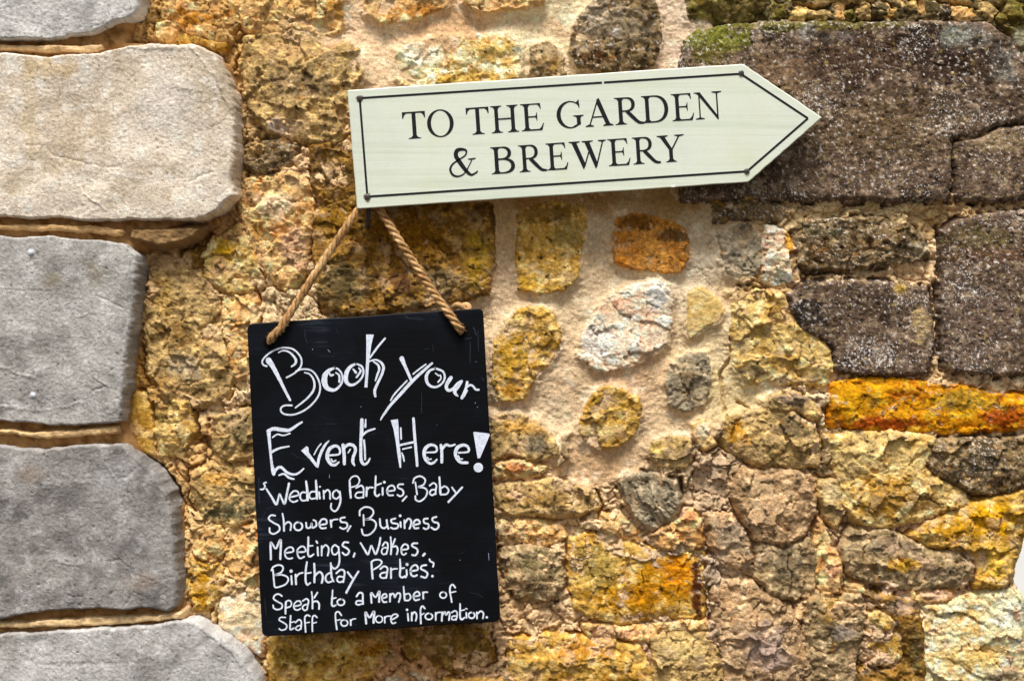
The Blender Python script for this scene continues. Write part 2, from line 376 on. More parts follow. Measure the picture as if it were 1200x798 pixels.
st('pea','m',8,5,[(812,498),(826,492),(836,502),(838,520),(826,526),(816,516)],[(824,505,10,12,(230,215,195),.6)])
st('ogr','r',7,7,[(766,520),(790,512),(808,516),(812,536),(800,548),(776,546),(762,536)],[(770,526,10,8,(210,190,120),.8)])
st('gry','r',5,6,[(662,510),(668,508),(664,540),(656,544)])

def sand(n):    # the smooth, buttered joints in the middle of the wall
    return n

# mortar colour control points: x, y, rgb, smooth(0..1)
MC = [
 (240,45,(206,160,90),0),(230,280,(176,120,56),0),(210,310,(216,176,126),0),(160,440,(188,140,66),0),(240,540,(214,168,104),0),(230,640,(222,180,120),0),
 (300,180,(186,150,96),0),(280,380,(226,188,140),0),(280,460,(226,190,146),.2),(350,180,(226,186,140),0),(330,350,(226,194,150),.1),(270,600,(224,184,128),0),(310,700,(226,190,140),0),(460,760,(214,160,104),.2),(590,700,(222,180,130),0),
 (440,50,(214,180,144),.9),(520,30,(200,160,116),.9),(640,40,(220,190,152),.9),(640,110,(212,184,148),.9),(700,236,(178,134,80),.9),(620,240,(180,136,82),.9),(800,236,(172,134,78),.8),(790,40,(204,178,152),.8),(780,200,(190,150,90),.8),
 (590,260,(200,164,114),1),(590,320,(204,174,138),1),(700,260,(206,182,148),1),(700,340,(206,178,142),1),(640,350,(204,178,142),1),(830,300,(204,184,156),1),(820,260,(190,166,130),1),(790,340,(212,188,156),1),
 (600,480,(208,178,144),1),(650,460,(206,176,140),1),(740,440,(196,160,122),1),(700,540,(190,152,110),1),(780,500,(200,170,132),1),(850,400,(204,180,140),1),(850,450,(206,182,132),.9),(650,500,(210,184,148),1),
 (600,550,(226,180,134),0),(700,600,(228,190,144),0),(800,560,(210,178,138),.2),(830,560,(196,166,134),.1),(850,640,(198,172,148),.2),(870,560,(196,162,120),.1),(610,620,(230,192,146),0),(660,720,(226,186,140),0),(700,740,(230,186,142),0),(830,720,(190,162,132),.2),(850,700,(200,174,144),.4),
 (910,350,(220,176,120),0),(1000,245,(228,196,146),.35),(1060,243,(226,194,142),.35),(1100,250,(216,178,122),.3),(1000,322,(214,184,142),.1),(1100,320,(216,178,134),.2),(1100,400,(222,188,146),.4),(1100,290,(222,188,146),.4),(960,236,(222,190,140),.3),(900,340,(222,180,120),0),(970,480,(232,198,158),.2),
 (1100,445,(214,176,130),.1),(1180,455,(222,190,150),.1),(1000,505,(190,160,110),0),(960,600,(176,144,110),0),(960,700,(210,170,120),0),(900,700,(150,120,84),0),(1080,700,(232,192,158),0),(1100,1000,(220,180,130),0),(900,20,(110,100,60),0),(1000,20,(100,86,50),0),(1100,20,(104,88,54),0),(1180,20,(110,96,56),0),(1190,300,(200,160,110),0),
]
# ------------------------------------------------------------------ height and colour fields (pixel space, before scaling to metres)
def base_relief(X, Y):
    return fbm(X, Y, 170, 3, 40) * 7

def rough_h(X, Y, seed, kind):
    wx = X + fbm(X, Y, 20, 4, seed + 3, .6) * 8; wy = Y + fbm(X, Y, 20, 4, seed + 9, .6) * 8
    ox, oy = seed * 13.7, seed * 7.9
    if kind in ('r', 'b', 'l'):
        a = 0.8 if kind == 'b' else 1.0
        if kind == 'l':
            c, s = math.cos(1.0), math.sin(1.0)
            u, v = wx * c + wy * s, -wx * s + wy * c
            wx, wy = u * 0.35, v * 1.6
        f1, f2, fc, _ = worley(wx + ox, wy + oy, 36, seed)
        g1, g2, gc, _ = worley(wx * 0.9 - oy, wy * 1.2 + ox, 15, seed + 5)
        k1, k2, kc, _ = worley(wx * 1.1 + oy, wy * 1.0 - ox, 7, seed + 6)
        h = fc * 7.5 * a + gc * 3.4 * a + kc * 1.0 * a
        h -= (1 - sstep(0.0, 0.07, f2 - f1)) * 2.4 * a * sstep(-.05, .3, fbm(X, Y, 26, 2, seed + 77))
        h -= (1 - sstep(0.0, 0.10, g2 - g1)) * 1.6 * a * sstep(-.05, .3, fbm(X, Y, 20, 2, seed + 78))
        rg = 0.25 + 1.1 * sstep(-.05, .35, fbm(X, Y, 44, 2, seed + 95))      # broken, crumbly areas against clean cleft faces
        h += fbm(X + ox, Y + oy, 16, 5, seed + 21, 0.62) * 4.6 * a * rg
        p1, _, _, pid = worley(X + oy, Y - ox, 13, seed + 8)
        h -= (pid > 0.84) * (1 - sstep(0.06, 0.22, p1)) * 4.0
        return h
    if kind == 'c':      # cleft, layered
        lay = fbm(wx * 0.5 + Y * 0.1, wy * 1.3 - X * 0.35, 26, 4, seed, 0.6)
        f1, f2, fc, _ = worley(wx * 0.7 + ox, wy * 1.2 + oy - X * 0.4, 30, seed)
        h = lay * 4.0 + fc * 5.4 - (1 - sstep(0, 0.1, f2 - f1)) * 1.6
        return h + fbm(X, Y, 6, 3, seed + 2, 0.65) * 2.0
    if kind == 'd':      # flat, grainy
        h = fbm(X, Y, 60, 3, seed) * 3.0 + fbm(X, Y, 12, 3, seed + 4, 0.6) * 2.0 + fbm(X, Y, 3.0, 2, seed + 6, 0.7, True) * 0.9
        h += fbm(X, Y, 6, 3, seed + 5, 0.7) * 1.1
        c = np.abs(fbm(X, Y, 150, 4, seed + 60))
        h -= (1 - sstep(0.0, 0.010, c)) * 2.0 * sstep(0, .3, fbm(X, Y, 60, 2, seed + 62))
        p1, _, _, pid = worley(X, Y, 8, seed + 8)
        h -= (pid > 0.8) * (1 - sstep(0.08, 0.3, p1)) * 1.6
        return h
    if kind == 's':
        return fbm(X, Y, 20, 4, seed) * 2 + fbm(X, Y, 4, 2, seed + 3) * 0.6
    if kind == 'm':
        f1, f2, fc, _ = worley(wx + ox, wy + oy, 22, seed)
        return fc * 2.2 + fbm(X, Y, 10, 4, seed, 0.6) * 2.0
    return 0 * X

def mixc(a, b, t):
    return a * (1 - t[..., None]) + b * t[..., None]

def stone_col(X, Y, s, seed):
    P = [lin(c) for c in PAL[s['pal']]]
    n1 = fbm(X, Y, 34, 4, seed + 50, 0.6); n2 = fbm(X, Y, 16, 4, seed + 61, 0.65); n3 = fbm(X, Y, 5, 3, seed + 71, 0.7)
    C = np.ones(X.shape + (3,)) * P[0]
    C = mixc(C, P[1], sstep(-0.05, 0.35, n1) * 0.8)
    C = mixc(C, P[2], sstep(0.0, 0.35, n2) * 0.8)
    for (px, py, rx, ry, c, k) in s['patches']:
        d = np.sqrt(((X - px) / rx) ** 2 + ((Y - py) / ry) ** 2) + n2 * 0.9 + n3 * 0.4
        C = mixc(C, lin(c) * 1.0, (1 - sstep(0.55, 1.15, d)) * k)
    amp = {'d': 0.55, 's': 0.2, 'm': 0.25}.get(s['kind'], 0.5)
    C = C * (1 + amp * n3 + amp * 0.5 * n2)[..., None]
    if s['kind'] not in ('s', 'm', 'd'):     # iron staining and grey algae that cross the whole wall
        g = sstep(0.15, 0.45, fbm(X, Y, 22, 4, 205, 0.65))
        C = mixc(C, lin((128, 118, 90)) * 0.9, g * (0.1 if s['pal'] in ('pnk', 'cre') else 0.42))
        g = sstep(0.2, 0.5, fbm(X, Y, 12, 4, 305, 0.65))
        C = mixc(C, lin((172, 116, 44)), g * 0.5)
        sp = sstep(0.24, 0.42, fbm(X, Y, 11, 5, 405, 0.7))
        C = mixc(C, lin((62, 48, 30)), sp * 0.9)
        sp = sstep(0.27, 0.45, fbm(X, Y, 13, 5, 505, 0.68))
        C = mixc(C, lin((236, 216, 180)), sp * 0.5)
    if s['kind'] == 'd' or s['pal'] == 'dgr':
        m = sstep(-.1, .35, fbm(X, Y, 55, 3, seed + 81))
        sp = sstep(.30, .42, fbm(X, Y, 5.0, 3, seed + 82, .75) + m * .10)
        C = mixc(C, lin((206, 204, 198)), sp * .85)
        sp = sstep(.26, .45, fbm(X, Y, 9, 3, seed + 83, .7))
        C = mixc(C, lin((176, 160, 104)), sp * .5)
        sp = sstep(.2, .5, fbm(X, Y, 13, 4, seed + 84, .7))
        C = mixc(C, lin((58, 40, 30)), sp * .6)
    return grade(C)

def grade(C, sat=1.14, con=1.3, piv=0.37, hue=(1.03, .965, .94)):
    C = np.clip(C * np.array(hue), 0.001, 1)
    l = (C @ np.array([.25, .65, .10]))[..., None]
    C = np.clip(l + (C - l) * sat, 0.002, 1)
    l2 = piv * (l / piv) ** con
    return np.clip(C * l2 / l, 0.003, 0.88)

def grid_obj(name, X, Y, H, C, keep, mat, parent, hplane, **props):
    """heightfield patch -> mesh object; X, Y, H in photo px, keep = mask of quads"""
    ny, nx = X.shape
    idx = np.arange(ny * nx).reshape(ny, nx)
    q = np.stack([idx[:-1, :-1], idx[1:, :-1], idx[1:, 1:], idx[:-1, 1:]], -1)[keep]
    if len(q) == 0:
        return None
    used, inv = np.unique(q, return_inverse=True)
    inv = inv.reshape(-1)
    k = PX * (D - hplane * PX) / D
    x = (X.ravel()[used] - 600) * k
    z = EYE - (Y.ravel()[used] - 399) * k
    y = -H.ravel()[used] * PX
    org = parent.location
    co = np.stack([x - org.x, y - org.y, z - org.z], -1).astype(np.float32)
    me = bpy.data.meshes.new(name)
    me.vertices.add(len(used)); me.vertices.foreach_set('co', co.ravel())
    me.loops.add(len(inv)); me.loops.foreach_set('vertex_index', inv.astype(np.int32))
    nf = len(q)
    me.polygons.add(nf)
    me.polygons.foreach_set('loop_start', np.arange(0, nf * 4, 4, dtype=np.int32))
    me.polygons.foreach_set('loop_total', np.full(nf, 4, np.int32))
    me.update(calc_edges=True)
    me.polygons.foreach_set('use_smooth', np.ones(nf, bool))
    ca = me.color_attributes.new('Col', 'FLOAT_COLOR', 'POINT')
    cc = np.ones((len(used), 4), np.float32); cc[:, :3] = C.reshape(-1, 3)[used]
    ca.data.foreach_set('color', cc.ravel())
    me.materials.append(mat)
    o = bpy.data.objects.new(name, me)
    link(o, parent, **props)
    return o

def qmax(A):
    return np.maximum(np.maximum(A[:-1, :-1], A[1:, :-1]), np.maximum(A[1:, 1:], A[:-1, 1:]))
def qmin(A):
    return -qmax(-A)

# ------------------------------------------------------------------ the rubble wall
STEP = 1.2
GXA = np.arange(120, 1222, STEP); GYA = np.arange(-110, 915, STEP)
X, Y = np.meshgrid(GXA, GYA)
HP = 12.0
EDGE = np.array([(-400, 1218), (590, 1216), (620, 1210), (640, 1202), (660, 1196), (680, 1191), (694, 1200), (710, 1208), (1500, 1210)], float)
def edge_x(Y):
    return np.interp(Y, EDGE[:, 0], EDGE[:, 1]) + perlin(Y / 23.0, Y * 0 + 3.3, 4) * 3
def edge_drop(X, Y):
    e = X - edge_x(Y)
    return np.where(e > -14, ((e + 14) / 14) ** 2 * 10, 0) + np.where(e > 0, e * 14, 0)

wall = thing('rubble_wall', ((900 - 600) * PX, 0, 0), 'old rubble stone wall of ochre and dark brown stones that both signs hang on', 'wall')
relief = base_relief(X, Y)
drop = edge_drop(X, Y)
# mortar zones
den = np.zeros(X.shape); mc = np.zeros(X.shape + (3,)); sm = np.zeros(X.shape)
wX = X + fbm(X, Y, 40, 3, 11) * 26; wY = Y + fbm(X, Y, 40, 3, 12) * 26
for (px, py, c, k) in MC:
    w = 1.0 / (((wX - px) ** 2 + (wY - py) ** 2) + 60.0) ** 1.6
    den += w; mc += w[..., None] * lin(c); sm += w * k
mc /= den[..., None]; sm = sstep(0.35, 0.65, sm / den)

maxsd = np.full(X.shape, -99.0)
hstone = np.full(X.shape, -99.0)
patches = []
for i, s in enumerate(S):
    P = np.array(s['pts'], float)
    x0, y0 = P.min(0) - 16; x1, y1 = P.max(0) + 16
    a = max(0, int((y0 - GYA[0]) / STEP)); b = min(len(GYA), int((y1 - GYA[0]) / STEP) + 1)
    c = max(0, int((x0 - GXA[0]) / STEP)); d = min(len(GXA), int((x1 - GXA[0]) / STEP) + 1)
    if b - a < 4 or d - c < 4:
        continue
    sl = (slice(a, b), slice(c, d))
    x, y = X[sl], Y[sl]
    w = 5.0 if s['kind'] in ('r', 'c', 'l') else 3.0
    sdv = poly_sd(x + fbm(x, y, 22, 4, 90 + i, 0.6) * w, y + fbm(x, y, 22, 4, 190 + i, 0.6) * w, P)
    rad = s['rad'] * (0.75 if s['kind'] != 'd' else 0.9)
    sdv = sdv + 2.6 + fbm(x, y, 7, 3, 290 + i, 0.65) * 2.6
    smz = sm[sl][poly_sd(x, y, P) > 0].mean() > 0.45 and s['kind'] != 'd' and s['prot'] < 12
    if smz:
        rad = 4.5; s['prot'] = 9.0
    t = np.clip(sdv / rad, 0, 1)
    prof = np.sqrt(np.clip(1 - (1 - t) ** 2, 0, 1))
    flat = s['kind'] == 'd'
    h = relief[sl] + s['prot'] * (1.0 if s['kind'] in 'rcl' else 1.0) * (prof * (0.95 if flat else 0.85) + 0.0)
    if not flat and not smz:
        h += 3.0 * sstep(rad, rad * 3.5, sdv)
    amp = {'r': 0.8, 'c': 0.8, 'd': 0.9, 'b': 0.6, 's': 0.8, 'm': 0.9, 'l': 0.9}[s['kind']]
    amp = amp * (0.75 if smz else 1.0)
    fade = 0.45 + 0.55 * sstep(0, rad * 0.8, sdv)
    h += rough_h(x, y, 300 + i * 3, s['kind']) * amp * fade
    h = h - 2.0 + np.where(sdv < 0, sdv * 2.6, 0) - drop[sl]
    maxsd[sl] = np.maximum(maxsd[sl], sdv)
    hstone[sl] = np.maximum(hstone[sl], h)
    patches.append((i, s, sl, sdv, h))

# mortar: buttered smooth in the middle, crumbly and pitted elsewhere
near = np.exp(-np.clip(-maxsd, 0, 40) / 9.0)
hm_s = -3.2 + np.exp(-np.clip(-maxsd, 0, 40) / 4.0) * 5.4 + fbm(X, Y, 60, 4, 500, .5) * 5.5 + fbm(X, Y, 6, 3, 501, .7) * 1.5 - (1 - sstep(.0, .03, np.abs(fbm(X, Y, 70, 4, 511, .5)))) * 1.6 * sstep(.1, .3, fbm(X, Y, 50, 2, 512)) + fbm(X * .5 + Y, Y - X * .2, 8, 2, 508) * .35
f1, f2, fc, _ = worley(X + fbm(X, Y, 14, 3, 503) * 7, Y + fbm(X, Y, 14, 3, 504) * 7, 17, 71)
g1, g2, gc, _ = worley(X + fbm(X, Y, 6, 2, 513) * 4, Y + fbm(X, Y, 6, 2, 514) * 4, 7, 73)
p1, _, _, pid = worley(X, Y, 9, 81)
k1, k2, kc, kid = worley(X + fbm(X, Y, 30, 3, 523) * 12, Y * 1.25 + fbm(X, Y, 30, 3, 524) * 12, 34, 75)
hm_c = -1.6 + near * 1.4 + fbm(X, Y, 40, 3, 505, 0.5) * 6 + kc * 6.0 + (kid - .5) * 4 - (1 - sstep(0.0, 0.10, k2 - k1)) * 3.5 + fc * 4.2 + gc * 1.1 + fbm(X, Y, 9, 3, 506, 0.5, True) * 0.9
hm_c -= (1 - sstep(0.0, 0.1, f2 - f1)) * 3.0
hm_c -= (pid > 0.55) * (1 - sstep(0.08, 0.34, p1)) * 3.5
gap = (1 - sstep(1.0, 4.5, np.abs(maxsd + 1.0))) * sstep(0.02, 0.22, fbm(X, Y, 30, 3, 507, .6))
hm = relief + hm_s * sm + (hm_c - gap * 14.0) * (1 - sm)
# fissures and gaps in the joints
def seam(pts, w, depth):
    P = np.array(pts, float)
    best = np.full(X.shape, 1e9)
    x = X + fbm(X, Y, 14, 3, 600) * 4; y = Y + fbm(X, Y, 14, 3, 601) * 4
    for (ax, ay), (bx, by) in zip(P[:-1], P[1:]):
        ex, ey = bx - ax, by - ay
        t = np.clip(((x - ax) * ex + (y - ay) * ey) / (ex * ex + ey * ey), 0, 1)
        best = np.minimum(best, np.hypot(x - ax - ex * t, y - ay - ey * t))
    return -(1 - sstep(w * 0.4, w, best)) * depth
CR = (seam([(1103, 262), (1104, 320), (1104, 360), (1106, 434)], 3.2, 14) + seam([(960, 600), (960, 622), (963, 632)], 6, 26)
      + seam([(800, 560), (801, 582), (796, 592)], 3, 14) + seam([(860, 360), (858, 420), (846, 440), (848, 470), (856, 500), (848, 514)], 2.4, 7)
      + seam([(256, 400), (268, 440), (274, 462)], 2.4, 8) + seam([(222, 514), (240, 516), (248, 524)], 6, 16)
      + seam([(176, 540), (190, 552), (204, 572), (210, 596)], 4, 12) + seam([(1000, 606), (985, 640), (990, 682), (1020, 690)], 2.6, 7)
      + seam([(363, 246), (366, 268)], 4, 14) + seam([(610, 745), (604, 748), (590, 745)], 2.6, 8) + seam([(868, 472), (880, 480)], 2.4, 6)
      + seam([(940, 462), (962, 500), (966, 540)], 2.2, 8) + seam([(1116, 160), (1114, 236)], 2.6, 9) + seam([(259, 600), (259, 660)], 2.4, 8)
      + seam([(228, 286), (226, 292)], 5, 12))
hm += CR
hm -= drop
n2 = fbm(X, Y, 14, 4, 701, 0.6); n3 = fbm(X, Y, 4.5, 3, 702, 0.7)
mcol = mc * (1 + (0.16 + 0.22 * (1 - sm)) * n2 + (0.12 + 0.26 * (1 - sm)) * n3)[..., None]
g = sstep(0.12, 0.4, fbm(X, Y, 20, 4, 703, 0.6)) * (1 - sm)
mcol = mixc(mcol, lin((150, 122, 78)), g * 0.6)
g = sstep(0.1, 0.45, fbm(X, Y, 60, 4, 704, 0.6)) * sm
mcol = mixc(mcol, lin((180, 150, 110)), g * 0.5)
g = sstep(0.1, 0.4, fbm(X, Y, 26, 5, 714, 0.65)) * sm
mcol = mixc(mcol, lin((226, 210, 184)), g * 0.55)
g = sstep(0.3, 0.5, fbm(X, Y, 7, 3, 705, 0.6)) * (1 - sm)
mcol = mixc(mcol, lin((240, 214, 172)), g * 0.5)
g = sstep(0.36, 0.5, fbm(X, Y, 5, 2, 706, 0.6)) * (1 - 0.6 * sm)
mcol = mixc(mcol, lin((80, 60, 36)), g * 0.6)
mcol = grade(mcol * (1.04 + .20 * sm)[..., None], .96, 1.2, 0.36, (.99, 1.0, .98))
keep = (qmin(hstone) - qmax(hm) < 4.0)
keep &= qmin(X - edge_x(Y)) < 7
smq = qmax(sm) > 0.5
grid_obj('smooth_mortar', X, Y, hm, mcol, keep & smq, M_SMOOTH, wall, HP)
grid_obj('mortar', X, Y, hm, mcol, keep & ~smq, M_MORTAR, wall, HP)
for (i, s, sl, sdv, h) in patches:
    x, y = X[sl], Y[sl]
    c = stone_col(x, y, s, 300 + i * 5)
    # mortar smeared on the stone's rim where it is only just proud
    over = 1 - sstep(0.2, 2.2, (h - hm[sl]))
    c = mixc(c, mcol[sl], over * 0.7)
    if s['kind'] in 'rcl' and s['pal'] not in ('pnk', 'cre', 'dgr', 'mos'):
        c = mixc(c, mc[sl] * (1 + .25 * fbm(x, y, 5, 3, 801, .7))[..., None], sstep(0.08, 0.34, fbm(x, y, 26, 4, 800, .6)) * 0.5)
    kq = (qmax(h - hm[sl]) > -2.5) & (qmin(hstone[sl] - h) < 2.5) & (qmax(sdv) > -6)
    kq &= qmin(x - edge_x(y)) < 7
    grid_obj(s['name'], x, y, h, c, kq, M_DARK if s['kind'] == 'd' or s['pal'] == 'dgr' and s['name'] == 'stone_block' else M_STONE, wall, HP)

# the rest of the wall, out of frame: one coarse relief of field stones
def coarse(xs, ys, name, seed):
    x, y = np.meshgrid(xs, ys)
    f1, f2, fc, idn = worley(x * 0.7 + fbm(x, y, 60, 3, 3) * 14, y * 1.1 + fbm(x, y, 60, 3, 4) * 14, 68, 33)
    e = sstep(0.03, 0.22, f2 - f1)
    h = base_relief(x, y) + e * 11 + fc * 4 * e + fbm(x, y, 26, 3, 8, 0.6) * 3 - 1.5 - edge_drop(x, y)
    h = np.where((x > GXA[0] + 8) & (x < 1230) & (y > GYA[0] + 8) & (y < GYA[-1] - 8), h - 10, h)
    c0 = np.array([lin(v) for v in [(186,150,84), (150,130,96), (206,180,130), (120,100,76), (196,150,80)]])
    c = c0[(idn * 4.99).astype(int)]
    c = mixc(np.ones(c.shape) * lin((220, 184, 138)), c, e) * (1 + 0.4 * fbm(x, y, 12, 3, 6, 0.7))[..., None]
    kq = ~((qmin(x) > GXA[0] + 10) & (qmax(x) < 1300) & (qmin(y) > GYA[0] + 10) & (qmax(y) < GYA[-1] - 10)) & (qmin(x - edge_x(y)) < 8)
    grid_obj(name, x, y, h, np.clip(c, 0.01, 0.85), kq, M_STONE, wall, HP, kind='stuff')
coarse(np.arange(-1700, 1222, 7.0), np.arange(-1050, 1860, 7.0), 'outer_rubble', 0)
# solid body of the wall behind the stone face, with its end return
def box_verts(x0, x1, y0, y1, z0, z1):
    return [(x, y, z) for x in (x0, x1) for y in (y0, y1) for z in (z0, z1)]
BOXF = [(0, 1, 3, 2), (4, 6, 7, 5), (0, 4, 5, 1), (2, 3, 7, 6), (0, 2, 6, 4), (1, 5, 7, 3)]
def px2w(px, py):
    return (px - 600) * PX * (D - HP * PX) / D, EYE - (py - 399) * PX * (D - HP * PX) / D
def plain_mat(name, rgb, rough=0.8, spec=0.3, grain=0.15, scale=60, bump=0.0, dist=0.002):
    m, nt, b = base_mat(name, rough, spec)
    L = nt.links.new
    g = nd(nt, 'ShaderNodeNewGeometry')
    n = nd(nt, 'ShaderNodeTexNoise', Scale=float(scale), Detail=5.0, Roughness=0.6)
    L(g.outputs['Position'], n.inputs['Vector'])
    mr = nd(nt, 'ShaderNodeMapRange')
    mr.inputs['From Min'].default_value = 0.3; mr.inputs['From Max'].default_value = 0.7
    mr.inputs['To Min'].default_value = 1 - grain; mr.inputs['To Max'].default_value = 1 + grain
    L(n.outputs['Fac'], mr.inputs['Value'])
    vm = nd(nt, 'ShaderNodeVectorMath', operation='SCALE')
    vm.inputs[0].default_value = tuple(lin(rgb))
    L(mr.outputs[0], vm.inputs['Scale'])
    L(vm.outputs[0], b.inputs['Base Color'])
    if bump:
        bp = nd(nt, 'ShaderNodeBump', Strength=float(bump), Distance=float(dist))
        L(n.outputs['Fac'], bp.inputs['Height']); L(bp.outputs[0], b.inputs['Normal'])
    return m
M_CORE = plain_mat('wall_core_stone', (176, 150, 108), 0.9, 0.1, 0.4, 12, 1.0, 0.02)
xl, zt = px2w(-1700, -1050); xr, zb = px2w(1176, 1860)
org = wall.location
mesh_obj('core', box_verts(xl, xr, 0.04, 0.5, 0.0, zt), BOXF, M_CORE, wall)

# ------------------------------------------------------------------ the pier of big rendered blocks on the left
pier = thing('block_pier', ((-60 - 600) * PX, 0, 0), 'projecting pier of big grey rendered blocks on the left, with pale mortar strips between them', 'pier')
HPP = 34.0
B = []
def blk(cols, pts, patches=()):
    B.append(dict(c=cols, pts=pts, patches=patches))
L_ = -330
blk([(214,211,206),(188,185,180),(230,228,224)], [(L_,-168),(120,-166),(166,-160),(174,-60),(172,10),(164,20),(146,24),(134,31),(110,41),(62,46),(0,47),(L_,46)])
blk([(234,219,199),(214,195,168),(242,233,219)], [(L_,58),(0,61),(62,65),(113,61),(150,54),(188,50),(232,50),(258,62),(272,84),(281,112),(284,150),(282,190),(282,228),(262,248),(236,260),(138,259),(62,257),(0,256),(L_,257)],
    [(60,80,40,14,(218,190,146),.7),(70,160,60,50,(206,186,160),.6),(150,100,30,40,(206,188,164),.6),(35,130,10,60,(222,200,162),.5),(200,120,40,40,(236,228,218),.5),(262,80,14,30,(178,160,134),.7)])
blk([(184,180,174),(156,152,146),(204,201,197)], [(L_,272),(0,275),(75,277),(125,281),(155,286),(169,298),(170,325),(166,363),(160,400),(155,450),(149,494),(100,499),(45,500),(0,494),(L_,496)],
    [(110,320,16,16,(156,142,120),.5),(62,328,12,10,(160,146,116),.5),(40,470,60,18,(158,154,150),.5)])
blk([(158,153,148),(128,124,120),(182,179,176)], [(L_,520),(0,521),(50,526),(100,521),(150,518),(162,528),(176,540),(191,556),(204,576),(210,600),(214,630),(218,690),(214,711),(205,717),(175,713),(150,717),(105,714),(50,718),(0,727),(L_,726)],
    [(35,555,16,12,(160,140,122),.5),(130,560,30,20,(170,170,172),.4),(170,680,20,14,(160,140,125),.5),(100,600,50,40,(138,134,130),.4)])
blk([(196,193,189),(170,166,161),(214,212,208)], [(L_,744),(0,742),(75,738),(150,734),(213,727),(232,725),(252,736),(275,750),(297,772),(308,792),(318,830),(322,900),(318,940),(300,952),(L_,956)],
    [(120,775,40,10,(150,140,136),.4),(0,760,40,20,(150,140,132),.4)])
# white drips of paint on the third block
FL = [(37, 296, 4.2), (38, 463, 4.0)]
yy = 972
while yy < 1840:
    blk([(176,172,166),(152,148,144),(190,188,184)], [(L_,yy),(200,yy+3),(226,yy+20),(230,yy+200),(200,yy+216),(L_,yy+216)]); yy += 232
yy = -184
while yy > -1250:
    blk([(184,180,174),(160,156,150),(200,198,194)], [(L_,yy-212),(180,yy-210),(220,yy-190),(226,yy-20),(200,yy-4),(L_,yy)]); yy -= 230

def pier_grid(x0, x1, y0, y1, step):
    return np.meshgrid(np.arange(x0, x1, step), np.arange(y0, y1, step))
# outline of the pier (right side) for the bed behind the blocks
OUT = [(-1250,214),(-170,168),(46,150),(52,200),(70,262),(120,276),(230,272),(262,212),(300,160),(400,154),(500,146),(524,156),(600,206),(700,212),(722,214),(740,246),(800,306),(960,312),(980,222),(1860,222)]
oy = np.array([p[0] for p in OUT], float); ox = np.array([p[1] for p in OUT], float)
def bed_h(x, y):
    e = x - np.interp(y, oy, ox)
    # near joints the bed shows mortar packed back between the blocks
    h = 19 + fbm(x, y, 14, 5, 900, 0.68) * 5.0 + base_relief(x, y) * 0.3
    h -= np.where(e > -8, (e + 8) * 2.2, 0)
    h -= np.where(x < L_ + 12, (L_ + 12 - x) * 3, 0)
    return h
def bed(x0, x1, y0, y1, step):
    x, y = pier_grid(x0, x1, y0, y1, step)
    h = bed_h(x, y)
    n = fbm(x, y, 20, 4, 910, 0.6); n3 = fbm(x, y, 4, 3, 911, 0.7)
    c = mixc(np.ones(x.shape + (3,)) * lin((176, 134, 84)), lin((132, 90, 44)), sstep(-.1, .3, n)) * (1 + 0.4 * n3)[..., None]
    return x, y, h, c
STEPP = 1.3
x, y, h, c = bed(L_ - 10, 340, -1250, 1860, 3.0)
grid_obj('mortar_bed', x, y, h, np.clip(c, .01, .85), qmax(h) > -12, M_STRIP, pier, HPP)

RIM = [ # inner arris lines and shallow scars on the blocks: points, width, depth (+ proud)
 ([(226,58),(250,88),(268,122),(277,150),(277,200),(270,232)], 2.6, 1.6), ([(150,56),(190,57),(226,58)], 2.5, 1.0),
 ([(45,170),(60,180),(100,192),(140,198)], 2.2, -1.0), ([(28,140),(30,170),(45,172)], 2.5, -.8), ([(192,100),(210,103),(235,108)], 2, .9), ([(98,228),(112,236),(124,246)], 2.5, 1.4),
 ([(222,212),(236,206),(250,202)], 2, -1.6), ([(250,150),(262,140),(270,128)], 1.8, -.9), ([(215,165),(235,176),(255,190)], 2.2, .8),
 ([(151,302),(151,330),(150,352)], 2.0, 1.6), ([(112,346),(130,354),(146,362)], 1.6, -1.6), ([(0,340),(40,341),(60,342)], 1.2, -.9), ([(70,382),(90,372),(110,366)], 1.6, .8),
 ([(0,430),(20,436),(36,442)], 1.8, 1.2), ([(104,412),(110,440),(126,452),(144,468)], 1.6, 1.4), ([(108,457),(124,452),(138,460)], 1.8, -1.8), ([(0,476),(40,482),(70,478),(96,470)], 2.2, 1.0),
 ([(158,528),(160,545),(150,560),(140,560)], 1.8, -1.6), ([(176,540),(188,570),(200,588)], 1.8, 1.2), ([(120,540),(128,556),(140,562)], 1.6, .9),
 ([(126,658),(140,655),(150,664),(156,674)], 1.4, -2.0), ([(80,698),(96,698)], 1.4, -1.4), ([(130,695),(134,694)], 3, -2.2), ([(150,708),(156,692),(172,700),(176,710)], 1.4, -1.2), ([(156,672),(180,680),(200,676)], 1.4, -1.0),
 ([(60,655),(80,662),(100,660)], 2.2, .9), ([(30,775),(70,780),(120,776),(170,774)], 3, -.8), ([(240,740),(262,756),(284,778)], 2.6, 1.2),
]
def lines(x, y):
    r = np.zeros(x.shape)
    wx = x + fbm(x, y, 12, 3, 920) * 4; wy = y + fbm(x, y, 12, 3, 921) * 4
    for pts, w, dep in RIM:
        P = np.array(pts, float)
        if P[:, 1].max() < y.min() - 9 or P[:, 1].min() > y.max() + 9:
            continue
        best = np.full(x.shape, 1e9)
        for (ax, ay), (bx, by) in zip(P[:-1], P[1:]):
            ex, ey = bx - ax, by - ay
            t = np.clip(((wx - ax) * ex + (wy - ay) * ey) / (ex * ex + ey * ey + 1e-6), 0, 1)
            best = np.minimum(best, np.hypot(wx - ax - ex * t, wy - ay - ey * t))
        r += (1 - sstep(0, w, best)) * dep
    return r
